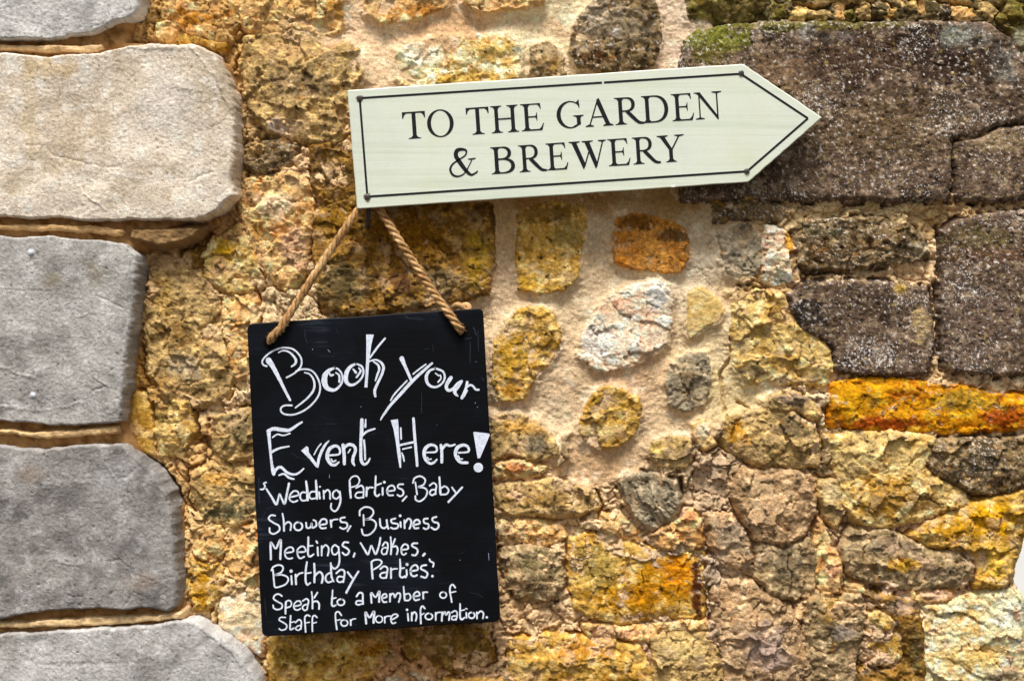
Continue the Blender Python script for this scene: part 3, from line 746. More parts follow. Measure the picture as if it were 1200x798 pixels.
for i, b_ in enumerate(B):
    P = np.array(b_['pts'], float)
    P[:, 0] -= np.where(P[:, 0] > 100, 5, 0)
    inview = P[:, 1].max() > -20 and P[:, 1].min() < 820
    stp = STEPP if inview else 4.0
    xa = L_ - 8
    x, y = pier_grid(xa, P[:, 0].max() + 8, P[:, 1].min() - 8, P[:, 1].max() + 8, stp)
    wx = x + fbm(x, y, 26, 5, 930 + i, 0.65) * 5.0; wy = y + fbm(x, y, 34, 4, 940 + i, 0.55) * 4.0
    K = 3.2
    sdv = poly_sd(wx, wy * K, P * [1, K]) - 2.0
    t = np.clip(sdv / 7.0, 0, 1)
    prof = np.sqrt(np.clip(1 - (1 - t) ** 2, 0, 1))
    h = 18 + 16 * prof + fbm(x, y, 90, 3, 950 + i, 0.45) * 5.5 + fbm(x, y, 24, 4, 960 + i, 0.5) * 1.0 + fbm(x, y, 2.4, 2, 966 + i, 0.7) * 0.5 + fbm(x, y, 4.0, 3, 970 + i, 0.7) * 0.5
    f1, f2, fc, _ = worley(wx, wy * 1.6, 62, 44 + i)
    h += fbm(x, y, 9, 3, 975 + i, .6) * 0.35 * sstep(-.2, .3, fbm(x, y, 50, 2, 976 + i))
    if inview:
        h += lines(x, y) * 0.75
    pf, _, _, pid = worley(x, y, 26, 88 + i)
    h -= (pid > 0.7) * (1 - sstep(0.02, 0.05, pf)) * 2.0
    h += np.where(sdv < 0, sdv * 9.0, 0)
    c0, c1, c2 = [lin(v) for v in b_['c']]
    n1 = fbm(x, y, 70, 4, 980 + i, 0.6); n2 = fbm(x, y, 22, 4, 985 + i, 0.65); n3 = fbm(x, y, 3.6, 2, 990 + i, 0.7)
    c = mixc(np.ones(x.shape + (3,)) * c0, c1 * .88, sstep(-.1, .35, n1) * .95)
    c = mixc(c, c2, sstep(0, .4, n2) * .7)
    for (px, py, rx, ry, cc, k) in b_['patches']:
        d = np.sqrt(((x - px) / rx) ** 2 + ((y - py) / ry) ** 2) + n2 * .9
        c = mixc(c, lin(cc), (1 - sstep(.4, 1.2, d)) * k)
    sp = sstep(.33, .5, fbm(x, y, 4.2, 2, 996 + i, .6))
    c = mixc(c, lin((86, 74, 60)), sp * .5)
    c = c * (1 + .2 * n3 + .1 * n2)[..., None]
    for (px, py, r) in FL:
        d = np.hypot(x - px, (y - py)) + n3 * 1.5
        c = mixc(c, lin((226, 232, 240)), 1 - sstep(r * .7, r * 1.05, d))
        h = h + (1 - sstep(r * .5, r * 1.05, d)) * 1.4
    kq = (qmax(h - bed_h(x, y)) > -14) & (qmax(h) > -14) & (qmax(sdv) > -17)
    grid_obj('rendered_block', x, y, h, np.clip(c, .01, .88), kq, M_RENDER, pier, HPP)
# raised mortar strips in the joints
ST_ = [
 ([(L_,50),(0,51),(60,52),(117,50),(119,56),(112,60),(60,61),(0,59),(L_,58)], (226,190,140)),
 ([(L_,262),(0,262),(60,262),(110,264),(142,267),(146,271),(140,276),(110,274),(60,270),(0,269),(L_,269)], (222,180,124)),
 ([(152,268),(200,266),(236,266),(226,276),(208,284),(190,288),(166,284),(150,278)], (150,118,78)),
 ([(L_,503),(0,503),(40,506),(90,503),(137,500),(139,508),(100,511),(46,515),(0,509),(L_,509)], (224,186,134)),
 ([(L_,730),(0,730),(60,727),(110,723),(160,722),(212,718),(213,727),(150,732),(75,736),(0,738),(L_,738)], (226,192,142)),
]
for i, (pts, cc) in enumerate(ST_):
    P = np.array(pts, float)
    x, y = pier_grid(L_, P[:, 0].max() + 6, P[:, 1].min() - 6, P[:, 1].max() + 6, 1.2)
    sdv = poly_sd(x + fbm(x, y, 20, 3, 1000 + i) * 1.5, y + fbm(x, y, 24, 4, 1010 + i, .6) * 3.4, P)
    t = np.clip(sdv / 2.4, 0, 1)
    h = 18 + 10 * np.sqrt(np.clip(1 - (1 - t) ** 2, 0, 1)) + fbm(x, y, 12, 5, 1020 + i, .68) * 3.2 + np.where(sdv < 0, sdv * 3, 0)
    n = fbm(x, y, 12, 4, 1030 + i, .65)
    c = lin(cc) * (1 + .5 * n)[..., None] * np.ones(x.shape + (3,))
    grid_obj('mortar_strip', x, y, h, np.clip(c, .01, .88), qmax(sdv) > -5, M_STRIP, pier, HPP)
xk, _ = px2w(L_ + 4, 0); xk2, _ = px2w(140, 0)
mesh_obj('core', box_verts(xk, xk2, 0.0, 0.3, 0.0, zt + .02), BOXF, M_CORE, pier)
# ------------------------------------------------------------------ strokes: ribbons with round ends
def catmull(P, W, n=7):
    P = np.asarray(P, float); W = np.asarray(W, float)
    if len(P) == 2:
        t = np.linspace(0, 1, 4)[:, None]
        return P[0] * (1 - t) + P[1] * t, W[0] * (1 - t[:, 0]) + W[1] * t[:, 0]
    Q = np.vstack([2 * P[0] - P[1], P, 2 * P[-1] - P[-2]])
    pts, ws = [], []
    for i in range(1, len(Q) - 2):
        for k in range(n):
            t = k / n
            pts.append(0.5 * ((2 * Q[i]) + (-Q[i - 1] + Q[i + 1]) * t + (2 * Q[i - 1] - 5 * Q[i] + 4 * Q[i + 1] - Q[i + 2]) * t * t + (-Q[i - 1] + 3 * Q[i] - 3 * Q[i + 1] + Q[i + 2]) * t ** 3))
            ws.append(W[i - 1] * (1 - t) + W[min(i, len(W) - 1)] * t)
    pts.append(P[-1]); ws.append(W[-1])
    return np.array(pts), np.array(ws)

def ribbon(P, W, cap=True, sharp=False, rag=0.0, rs=None):
    """outline quads of a stroke; returns verts (2-D), faces"""
    if sharp:
        pts, ws = np.asarray(P, float), np.asarray(W, float)
    else:
        pts, ws = catmull(P, W)
    t = np.gradient(pts, axis=0)
    ln = np.hypot(t[:, 0], t[:, 1]); ln[ln == 0] = 1
    t = t / ln[:, None]
    nrm = np.stack([-t[:, 1], t[:, 0]], -1)
    hw = ws / 2
    a = hw.copy(); b = hw.copy()
    if rag and rs is not None:
        a = a * (1 + rag * rs.randn(len(a))); b = b * (1 + rag * rs.randn(len(b)))
    Lp = pts + nrm * a[:, None]; Rp = pts - nrm * b[:, None]
    v = []; f = []
    for i in range(len(pts)):
        v += [tuple(Lp[i]), tuple(Rp[i])]
        if i:
            f.append((2 * i - 2, 2 * i - 1, 2 * i + 1, 2 * i))
    if cap:
        for e, sgn in ((0, -1), (len(pts) - 1, 1)):
            c = pts[e]; base = len(v); n = 6
            for k in range(n + 1):
                ang = math.pi * k / n
                d = nrm[e] * math.cos(ang) + t[e] * sgn * math.sin(ang)
                v.append(tuple(c + d * hw[e]))
            f.append(tuple(base + k for k in range(n + 1)))
    return v, f

# ------------------------------------------------------------------ chalkboard
DB = 0.046                      # front face of the slate, metres off the wall plane
board = thing('slate_chalkboard', at(437, 553, DB) + Vector((0, 0.004, 0)), 'black slate chalkboard with white handwriting, hanging by a rope below the arrow sign', 'chalkboard')

def slate_mat():
    m, nt, b = base_mat('painted_slate', 0.55, 0.12)
    L = nt.links.new
    g = nd(nt, 'ShaderNodeNewGeometry')
    mp = nd(nt, 'ShaderNodeMapping'); mp.inputs['Scale'].default_value = (18, 18, 220); mp.inputs['Rotation'].default_value = (0, math.radians(3.4), 0)
    L(g.outputs['Position'], mp.inputs['Vector'])
    n = nd(nt, 'ShaderNodeTexNoise', Scale=1.0, Detail=4.0, Roughness=0.6); L(mp.outputs[0], n.inputs['Vector'])
    n2 = nd(nt, 'ShaderNodeTexNoise', Scale=9.0, Detail=5.0, Roughness=0.6); L(g.outputs['Position'], n2.inputs['Vector'])
    mp3 = nd(nt, 'ShaderNodeMapping'); mp3.inputs['Scale'].default_value = (260, 100, 16); L(g.outputs['Position'], mp3.inputs['Vector'])
    n3 = nd(nt, 'ShaderNodeTexNoise', Scale=1.0, Detail=3.0, Roughness=0.6); L(mp3.outputs[0], n3.inputs['Vector'])
    r = nd(nt, 'ShaderNodeValToRGB'); L(n2.outputs['Fac'], r.inputs[0])
    r.color_ramp.elements[0].position = 0.45; r.color_ramp.elements[0].color = (0.0022, 0.0027, 0.0042, 1)
    r.color_ramp.elements[1].position = 0.75; r.color_ramp.elements[1].color = (0.007, 0.009, 0.015, 1)
    # faint chalk dust left by wiping
    du = nd(nt, 'ShaderNodeMath', operation='MULTIPLY'); L(n.outputs['Fac'], du.inputs[0]); L(n2.outputs['Fac'], du.inputs[1])
    th = nd(nt, 'ShaderNodeMapRange'); L(du.outputs[0], th.inputs['Value'])
    th.inputs['From Min'].default_value = 0.34; th.inputs['From Max'].default_value = 0.55; th.inputs['To Max'].default_value = 0.22
    mx = nd(nt, 'ShaderNodeMix', data_type='RGBA'); L(th.outputs[0], mx.inputs[0]); L(r.outputs[0], mx.inputs[6]); mx.inputs[7].default_value = (0.18, 0.22, 0.30, 1)
    L(mx.outputs[2], b.inputs['Base Color'])
    bp = nd(nt, 'ShaderNodeBump', Strength=0.5, Distance=0.0006); L(n.outputs['Fac'], bp.inputs['Height']); L(bp.outputs[0], b.inputs['Normal'])
    return m
M_SLATE = slate_mat()
M_CHALK = plain_mat('white_chalk_paint', (222, 229, 243), 0.8, 0.2, 0.24, 420)

def slab(name, outline, d_front, thick, mat, parent, bev=1.2, holes=(), **props):
    """flat slab with a small bevel: outline in photo px (clockwise in the picture)"""
    P = np.array(outline, float)
    n = len(P)
    t = np.roll(P, -1, 0) - np.roll(P, 1, 0)
    t /= np.hypot(t[:, 0], t[:, 1])[:, None]
    inn = np.stack([-t[:, 1], t[:, 0]], -1)     # points inwards for clockwise-in-picture order
    Q = P + inn * bev
    org = parent.location
    v = [at(x, y, d_front) for x, y in Q] + [at(x, y, d_front - 0.001) for x, y in P] + [at(x, y, d_front - thick) for x, y in P]
    f = []
    for i in range(n):
        j = (i + 1) % n
        f.append((i, j, n + j, n + i)); f.append((n + i, n + j, 2 * n + j, 2 * n + i))
    f.append(tuple(range(2 * n - 1 + n, 2 * n - 1, -1)))
    f.append(tuple(range(n)))
    o = mesh_obj(name, [p for p in v], f, mat, parent, **props)
    return o

def rounded(corners, r, n=5, wob=0.0, rs=None, seg=14):
    out = []
    m = len(corners)
    C = [np.array(c, float) for c in corners]
    for i in range(m):
        p, a, b_ = C[i], C[i - 1], C[(i + 1) % m]
        rr = r[i] if isinstance(r, (list, tuple)) else r
        ua = (a - p) / np.linalg.norm(a - p); ub = (b_ - p) / np.linalg.norm(b_ - p)
        for k in range(n + 1):
            t = k / n
            q = (1 - t) ** 2 * (p + ua * rr) + 2 * t * (1 - t) * p + t * t * (p + ub * rr)
            out.append(q)
        s0 = p + ub * rr
        rn = r[(i + 1) % m] if isinstance(r, (list, tuple)) else r
        s1 = b_ + (p - b_) / np.linalg.norm(b_ - p) * rn
        for k in range(1, seg):
            q = s0 + (s1 - s0) * k / seg
            if rs is not None:
                q = q + rs.randn(2) * wob
            out.append(q)
    return out
rs = np.random.RandomState(3)
BC = [(289.5, 379.5), (566, 361.2), (586.5, 728), (307.5, 745.5)]
slab('slate', rounded(BC, [9, 7, 9, 7], 5, 0.22, rs), DB, 0.009, M_SLATE, board, 1.1)

_k = [0]
def strokes_obj(name, data, parent, mat, depth, rag=0.035):
    V, F = [], []
    for (x0, y0, s, strokes) in data:
        for st_ in strokes:
            if st_[0] == 'poly':
                _k[0] += 1; base = len(V)
                V += [at(x0 + p[0] / s, y0 + p[1] / s, depth + 0.000012 * (_k[0] % 20)) for p in st_[1]]
                F.append(tuple(range(base, len(V)))); continue
            w, pts = st_
            if np.isscalar(w):
                w = [w] * len(pts)
            P = [(x0 + p[0] / s, y0 + p[1] / s) for p in pts]
            W = [q / s for q in w]
            v, f = ribbon(P, W, rag=rag, rs=rs)
            _k[0] += 1; base = len(V)
            d = depth + 0.000012 * (_k[0] % 20)
            V += [at(p[0], p[1], d) for p in v]
            F += [tuple(base + q for q in g) for g in f]
    o = mesh_obj(name, V, F, mat, parent)
    return o

def ell(cx, cy, rx, ry, w, rot=0, n=13, wf=None):
    a = np.linspace(0, 2 * math.pi, n) - 1.3
    pts = []
    for q in a:
        x, y = rx * math.cos(q), ry * math.sin(q)
        pts.append((cx + x * math.cos(rot) - y * math.sin(rot), cy + x * math.sin(rot) + y * math.cos(rot)))
    return ([w] * n if wf is None else wf, pts)
def dot(x, y, r):
    return ('poly', [(x + r * math.cos(a), y + r * math.sin(a)) for a in np.linspace(0, 2 * math.pi, 12)[:-1]])

A = (300, 385, 7.98); Bz = (430, 385, 7.98); Cz = (300, 480, 7.98); Dz = (440, 480, 7.98)
E = (300, 550, 7.98); F_ = (400, 550, 7.98); G = (300, 620, 9.975); H_ = (400, 620, 9.975)
I_ = (300, 680, 9.975); J_ = (380, 670, 9.975); K_ = (470, 670, 9.975)
WORDS = [
 [(*A, [
   (16, [(100,352),(70,340),(58,310),(80,270),(140,220),(220,185),(290,180),(350,195),(400,240),(425,290),(420,350),(380,400),(330,435),(285,457)]),
   ([56,42,34,26,22], [(118,298),(160,360),(210,455),(265,565),(318,668)]),
   ([12,14,16,20,24,22,14], [(210,225),(250,207),(300,215),(345,250),(373,295),(365,330),(332,355)]),
   (16, [(375,398),(430,380),(500,385),(550,420),(588,490),(600,560),(582,630),(540,690),(480,745),(410,785),(340,805),(270,800),(235,775),(235,740),(270,718),(335,718)]),
   ([12,14,18,20,20,18,16,12], [(455,412),(500,425),(535,470),(547,530),(530,590),(480,650),(420,700),(368,740)]),
   ([16,34,50,54,44,34,26,20,18,16,16,16], [(740,366),(682,392),(645,440),(640,500),(660,550),(700,572),(740,572),(780,540),(808,490),(805,430),(775,385),(738,366)]),
   ([14,20,18], [(690,420),(700,438),(722,432)]), ([14,18,20], [(748,412),(778,440),(780,498)]),
   ([16,30,40,40,36,26,20,18,18,18,16], [(935,328),(885,355),(850,405),(840,460),(850,505),(890,528),(940,510),(985,465),(1005,410),(990,355),(935,328)]),
   ([16,24], [(910,380),(934,410)]), ([14,20,18], [(962,368),(978,400),(940,455)]),
   ('poly', [(1030,56),(1103,56),(1078,150),(1060,300),(1048,450),(1042,550),(1014,550),(1022,450),(1030,300),(1032,150)]),
   ([18,20,16], [(1207,92),(1140,170),(1066,272)]),
   ([14,16,22,26,24,24,26,22], [(1060,305),(1120,292),(1170,318),(1192,362),(1176,430),(1138,510),(1110,580),(1116,632)]),
   ([14,20,22,20,12], [(1100,310),(1140,340),(1152,380),(1136,430),(1116,488)])])],
 [(*Bz, [
   ([44,30,26,26], [(326,280),(355,350),(385,415),(412,480)]),
   ([22,26,30,30,26,22,16,10], [(608,325),(520,402),(425,490),(330,595),(225,710),(170,785),(140,830),(128,854)]),
   (14, [(550,335),(485,382),(432,425)]), ([14,16,16,12], [(375,487),(300,565),(248,625),(222,672)]),
   ([16,24,30,28,24,20,18,18,20,18], [(640,372),(585,395),(556,445),(562,500),(596,538),(650,545),(705,510),(728,455),(708,400),(636,370)]),
   (14, [(642,418),(670,440)]), (14, [(685,435),(692,465),(665,500)]),
   ([36,36,30,28,26,22,26], [(785,460),(755,505),(742,550),(764,578),(805,562),(845,515),(885,492)]),
   ([20,26,34,26,12], [(885,500),(850,550),(820,585),(832,615),(850,630)]),
   ([24,24,28], [(938,500),(925,560),(888,648)]), ([14,22], [(938,578),(905,632)]),
   ([20,20,20,20,20], [(935,545),(965,528),(992,538),(1016,568),(1044,572)])])],
 [(*Cz, [
   ([30,34,36,30,26,22,18], [(112,200),(165,178),(240,188),(305,192),(345,172),(390,140),(430,116)]),
   ([40,30,26,22,24,40,30], [(118,200),(122,260),(130,340),(138,430),(148,510),(162,580),(166,602)]),
   ([18,26,26,24,22,20,14], [(168,600),(196,550),(235,538),(290,585),(350,605),(400,590),(446,550)]),
   ([26,20,14], [(145,395),(220,360),(308,342)]),
   (14, [(155,258),(200,230),(255,240),(318,222)]), ([14,20,22,14], [(215,612),(262,600),(310,635),(355,648)]),
   ('poly', [(422,382),(472,340),(490,352),(495,400),(585,525),(580,544),(560,535),(500,460)]),
   ([24,26,26,22,12], [(575,530),(590,450),(618,380),(650,325),(680,292)]), (12, [(608,318),(575,360),(543,420)]),
   ([18,18,22,26,32,34,34,28,24,16], [(690,426),(778,414),(780,362),(745,338),(695,358),(670,405),(670,460),(700,508),(740,516),(774,490)]),
   (16, [(703,462),(718,485),(745,475)]),
   ([32,30,28], [(814,330),(824,420),(826,505)]),
   ([26,30,28,28,28,30,16], [(828,350),(870,325),(915,338),(930,380),(910,440),(905,485),(920,520)]), (12, [(882,370),(862,402)]),
   ([32,34,28,28,30,26,20,14], [(990,95),(988,180),(981,290),(980,400),(985,475),(1010,510),(1045,492),(1065,455)]),
   ([22,20,16], [(992,240),(1040,202),(1110,178)]), ([12,20], [(1026,92),(1022,160)]), (18, [(1010,285),(1018,380),(1020,465)])])],
 [(*Dz, [
   ('poly', [(142,98),(210,88),(216,150),(222,300),(240,440),(240,542),(226,542),(208,440),(190,300),(168,180)]),
   ([24,26,26,24], [(355,82),(366,240),(382,420),(390,522)]), (20, [(222,332),(300,315),(372,300)]),
   (16, [(236,172),(240,272)]), (14, [(255,368),(335,350)]), ([12,18,12], [(246,402),(260,440),(268,482)]),
   ([16,18,22,26,34,34,28,24,22,14], [(480,400),(566,392),(566,345),(520,328),(472,355),(455,405),(468,465),(510,502),(548,492),(574,464)]), (13, [(485,445),(500,465),(520,460)]),
   ([24,28,26], [(612,330),(620,400),(620,490)]), ([24,26,20,16], [(625,365),(660,328),(700,338),(742,325)]),
   ([16,18,24,28,34,32,28,26,26], [(778,402),(868,392),(862,345),(818,330),(766,355),(748,410),(765,462),(800,492),(858,495)]), (13, [(775,430),(790,460),(812,460)]),
   ('poly', [(915,212),(930,207),(1060,222),(1070,234),(978,452),(955,454)]), dot(962, 540, 45)])],
 [(*E, [
   (15, [(95,120),(72,130),(84,155),(68,183),(42,185)]),
   ([16,20,22,18,14,18,22,20,22], [(96,180),(145,255),(188,325),(206,280),(220,228),(242,275),(268,318),(290,220),(308,132)]),
   (16, [(325,258),(395,238),(388,205),(350,203),(318,240),(316,282),(350,303),(388,290)]),
   (16, [(478,215),(430,215),(412,252),(430,288),(472,283),(486,240)]), ([18,24,24], [(468,110),(480,200),(482,285)]),
   (16, [(560,205),(515,210),(498,243),(515,272),(560,268)]), ([18,22,22], [(560,103),(566,180),(570,272)]),
   (18, [(590,212),(597,270)]), dot(598,160,9),
   (16, [(632,197),(635,272)]), (16, [(638,218),(668,190),(690,212),(693,275)]),
   (16, [(782,222),(755,193),(722,215),(722,258),(755,273),(785,245)]), ([16,18,18,16,16,14], [(784,205),(790,290),(768,360),(735,390),(702,362),(704,317)])])],
 [(*F_, [
   ([18,20,20], [(78,112),(82,190),(88,262)]), (14, [(75,105),(100,70),(145,62),(170,100),(150,145),(95,166)]),
   (16, [(138,172),(185,150),(208,180),(206,262)]), (15, [(205,212),(150,215),(130,248),(155,265),(200,260)]),
   (20, [(238,168),(234,246)]), (16, [(242,190),(262,168),(295,168)]),
   ([16,18,20,18,16], [(322,62),(318,160),(314,225),(335,248),(357,232)]), (16, [(320,150),(372,130)]),
   (18, [(386,172),(386,236)]), dot(402,118,13),
   (16, [(432,202),(498,192),(485,152),(447,157),(427,195),(442,238),(484,240)]),
   (16, [(578,137),(538,140),(530,168),(572,192),(580,228),(552,250),(525,236)]), (17, [(610,250),(572,293)])]),
  ],
 [(*F_, [
   (16, [(670,125),(685,82),(738,62),(783,93),(770,140),(722,162),(775,172),(803,202),(788,255),(737,296),(697,283),(692,248)]), (15, [(692,120),(708,232)]),
   (16, [(826,150),(860,126),(888,148),(882,200),(882,230)]), (16, [(880,187),(842,192),(827,222),(850,240),(880,222)]),
   ([18,18,22], [(917,72),(922,150),(926,222)]), (16, [(926,178),(968,157),(1003,190),(985,228),(928,234)]),
   (16, [(1035,167),(1068,213)]), ([18,18,20], [(1130,167),(1062,240),(1002,302)])])],
 [(*E, [
   (17, [(178,430),(140,428),(119,462),(165,498),(213,525),(218,568),(170,600),(132,588),(126,547)]),
   ([14,18,18], [(248,412),(260,490),(262,572)]), (17, [(262,520),(300,490),(328,512),(322,566)]),
   ell(395,530,38,38,17), (17, [(468,497),(475,543),(508,540),(520,503),(528,543),(563,525),(560,485),(538,472)]),
   (17, [(600,517),(658,505),(653,467),(615,467),(592,510),(612,548),(654,545)]),
   (18, [(698,474),(704,536)]), (15, [(704,492),(722,470),(764,465)]),
   (17, [(830,447),(792,456),(796,488),(848,500),(850,538),(815,554),(786,541)]), (17, [(884,528),(856,575)])])],
 [(*F_, [
   (16, [(172,430),(175,382),(225,350),(283,365),(300,408),(265,453),(218,468),(282,466),(323,500),(313,558),(260,608),(207,608),(190,558)]), (15, [(207,424),(210,522)]),
   (17, [(360,462),(368,528),(400,548),(430,528)]), (18, [(424,472),(430,520),(440,552)]),
   (17, [(505,457),(467,470),(476,498),(528,510),(525,543),(490,553),(464,543)]), (18, [(553,492),(556,536)]), dot(550,432,13),
   (17, [(590,474),(592,547)]), (18, [(593,502),(625,460),(652,478),(650,520),(638,551)]),
   (18, [(682,517),(733,502),(720,472),(690,476),(673,510),(686,548),(721,546)]),
   (17, [(808,457),(772,465),(777,498),(813,510),(815,543),(790,556),(770,547)]),
   (18, [(888,442),(852,456),(862,488),(903,500),(908,538),(875,560),(842,542)])])],
 [(*G, [
   ([24,26,22,24,26,26], [(174,350),(171,165),(195,178),(234,222),(288,122),(284,345)]),
   (20, [(345,277),(433,258),(424,215),(382,212),(340,252),(346,318),(385,343),(425,335)]),
   (20, [(485,267),(578,257),(563,207),(525,202),(483,245),(492,313),(520,338),(563,320)]),
   ([22,24,22,24,18], [(612,92),(610,200),(608,288),(630,318),(674,290)]), (17, [(612,195),(663,190)]),
   (22, [(720,210),(725,305)]), (22, [(706,140),(716,158)]),
   (20, [(768,195),(768,305)]), (20, [(770,225),(810,184),(843,207),(850,250),(838,306)]),
   (20, [(958,205),(920,183),(886,225),(896,283),(930,293),(963,262)]), ([20,22,22,22,20,18], [(964,205),(976,340),(964,420),(925,458),(896,448),(886,430)]),
   (22, [(1078,153),(1032,152),(1012,190),(1060,220),(1088,250),(1073,288),(1040,298),(1012,272)]), (22, [(1154,280),(1140,320)])])],
 [(*H_, [
   ([20,22,26,20,18,22,24,22,22], [(225,160),(265,225),(308,290),(332,240),(350,188),(375,240),(403,288),(440,190),(457,100)]),
   (20, [(482,190),(510,152),(540,165),(543,220),(526,288)]), (18, [(535,217),(492,217),(470,260),(492,293),(526,280)]),
   ([18,22,22], [(576,90),(584,200),(580,290)]), (20, [(628,112),(600,185)]), (22, [(598,205),(642,198),(660,240),(648,290)]),
   (20, [(706,240),(778,226),(770,182),(732,177),(702,220),(706,278),(730,298),(757,280)]),
   (22, [(888,162),(838,166),(828,195),(880,225),(893,263),(865,303),(827,298)]), (28, [(974,285),(957,305)])])],
 [(*G, [
   (20, [(180,480),(202,440),(260,416),(308,430),(315,468),(285,508),(222,533),(300,530),(363,555),(375,598),(335,648),(240,678),(216,665)]), (20, [(198,472),(206,560),(215,660)]),
   (22, [(413,545),(419,640)]), dot(410,488,20),
   (24, [(463,530),(468,640)]), (20, [(468,560),(502,520),(546,506)]),
   ([20,24,24,24,20], [(595,382),(582,480),(580,598),(600,646),(634,625)]), (18, [(586,515),(643,505)]),
   (24, [(680,402),(685,500),(682,618)]), (24, [(685,545),(738,498),(773,522),(780,570),(768,624)]),
   ([20,24,24,18], [(874,392),(879,490),(885,560),(908,608)]), (22, [(875,502),(828,530),(812,580),(840,618),(884,608)]),
   (22, [(940,512),(990,472),(1033,490),(1030,560),(1020,615)]), (20, [(1020,555),(967,552),(947,590),(975,617),(1018,605)]),
   (22, [(1072,500),(1128,572)]), ([22,24,28], [(1198,492),(1130,600),(1056,738)])])],
 [(*H_, [
   (24, [(352,395),(366,575)]), (20, [(350,382),(390,357),(448,357),(473,386),(440,430),(376,470)]),
   (22, [(456,462),(500,432),(538,452),(534,510),(524,566)]), (20, [(525,502),(470,512),(452,545),(480,568),(524,563)]),
   (22, [(580,454),(581,570)]), (18, [(585,480),(610,462),(653,460)]),
   ([18,24,24,24,20], [(685,350),(690,450),(685,538),(710,562),(744,545)]), (18, [(692,460),(735,450)]),
   (22, [(762,474),(765,530),(750,560)]), dot(768,410,18),
   (22, [(812,490),(893,470),(880,422),(846,422),(812,460),(816,528),(850,548),(884,535)]),
   (22, [(993,417),(943,427),(932,460),(984,490),(1008,520),(984,563),(932,550)]), dot(1065,546,16),
   (20, [(1030,350),(1040,372),(1078,395),(1072,436)])])],
 [(*I_, [
   (19, [(303,180),(265,157),(222,170),(207,213),(260,250),(303,275),(299,320),(250,338),(207,320),(200,288)]),
   ([24,22,22], [(350,252),(345,320),(345,385)]), (18, [(355,242),(390,232),(413,257),(404,298),(356,318)]),
   (18, [(452,300),(523,281),(514,242),(476,242),(442,285),(452,333),(490,343),(519,327)]),
   (19, [(546,237),(590,212),(614,237),(605,290),(596,338)]), (18, [(600,277),(562,287),(542,320),(570,348),(598,335)]),
   ([16,20,22], [(650,130),(660,220),(660,325)]), (21, [(718,140),(682,198)]), (21, [(668,247),(714,242),(738,277),(736,330)])])],
 [(*I_, [
   ([16,22,24,22,18], [(896,110),(890,200),(886,278),(905,298),(935,285)]), (17, [(890,212),(934,200)]),
   ell(992,252,42,36,20)])],
 [(*J_, [
   (22, [(377,285),(410,242),(448,254),(450,320),(453,372)]), (20, [(443,337),(387,337),(370,365),(397,383),(440,370)])])],
 [(*J_, [
   ([22,24,20,26,24], [(552,358),(549,245),(600,292),(644,225),(640,348)]),
   (20, [(682,305),(728,291),(720,257),(691,262),(672,300),(691,348),(728,348)]),
   (21, [(769,255),(768,345)]), (20, [(770,282),(795,252),(815,262),(825,295),(850,252),(883,248),(888,290),(870,350)]),
   ([16,22,22], [(926,170),(935,260),(940,325)]), (19, [(945,262),(988,252),(1010,290),(990,328),(942,331)]),
   (20, [(1046,285),(1113,271),(1100,232),(1066,237),(1042,280),(1061,328),(1110,320)])]),
  (*K_, [(20, [(256,235),(260,310)]), (18, [(261,252),(276,234),(308,235)])])],
 [(*K_, [
   ell(492,268,38,35,18), (20, [(633,182),(605,147),(577,167),(571,230),(584,300),(592,350)]), (16, [(576,241),(638,226)])])],
 [(*I_, [
   (17, [(343,430),(290,430),(271,460),(320,490),(358,520),(349,563),(300,578),(271,562)]),
   (20, [(405,410),(400,500),(401,570),(443,555)]), (15, [(402,490),(453,478)]),
   (18, [(462,490),(500,457),(529,480),(525,566)]), (16, [(521,521),(477,536),(466,568),(500,578),(524,552)]),
   (19, [(630,415),(600,402),(571,430),(575,520),(580,600)]), (15, [(576,495),(623,486)]),
   (19, [(713,430),(685,407),(661,430),(658,520),(660,592)]), (15, [(661,499),(706,486)])])],
 [(*I_, [
   (19, [(998,405),(965,364),(931,382),(931,460),(945,570)]), (16, [(941,464),(988,455)]),
   ell(1032,494,40,36,18), (19, [(1105,460),(1108,520)]), (16, [(1109,475),(1126,452),(1163,446)])])],
 [(*J_, [
   ([24,26,22,28,28], [(490,600),(482,470),(530,530),(581,460),(576,590)]),
   ell(641,550,40,40,16), (18, [(705,524),(708,592)]), (16, [(709,540),(730,516),(788,515)]),
   (18, [(785,560),(858,516),(840,492),(802,501),(777,550),(796,598),(834,590)])])],
 [(*K_, [
   (20, [(78,485),(85,567)]), dot(70,440,15), (20, [(125,474),(125,567)]), (20, [(127,502),(155,467),(178,490),(180,535),(171,567)]),
   (20, [(278,425),(250,397),(229,430),(228,500),(232,600)]), (16, [(232,502),(268,482)]),
   ell(325,518,42,36,19), (20, [(405,474),(405,560)]), (17, [(409,492),(430,472),(458,469)]),
   (21, [(480,469),(476,570)]), (20, [(486,500),(510,464),(526,500),(550,468),(568,482),(560,560)]),
   (18, [(592,472),(630,452),(654,472),(654,520),(641,560)]), (17, [(640,512),(602,517),(592,545),(615,558),(643,545)]),
   ([18,22,22,22,18], [(690,370),(690,460),(691,528),(710,553),(744,530)]), (15, [(697,450),(743,440)]),
   (19, [(762,474),(765,535)]), (13, [(755,424),(773,431)]),
   ell(825,505,36,34,20), (19, [(885,469),(888,543)]), (19, [(889,492),(930,457),(963,482),(956,540)]), dot(1002,528,15)])],
]
for w in WORDS:
    strokes_obj('chalk_word', w, board, M_CHALK, DB + 0.0004)

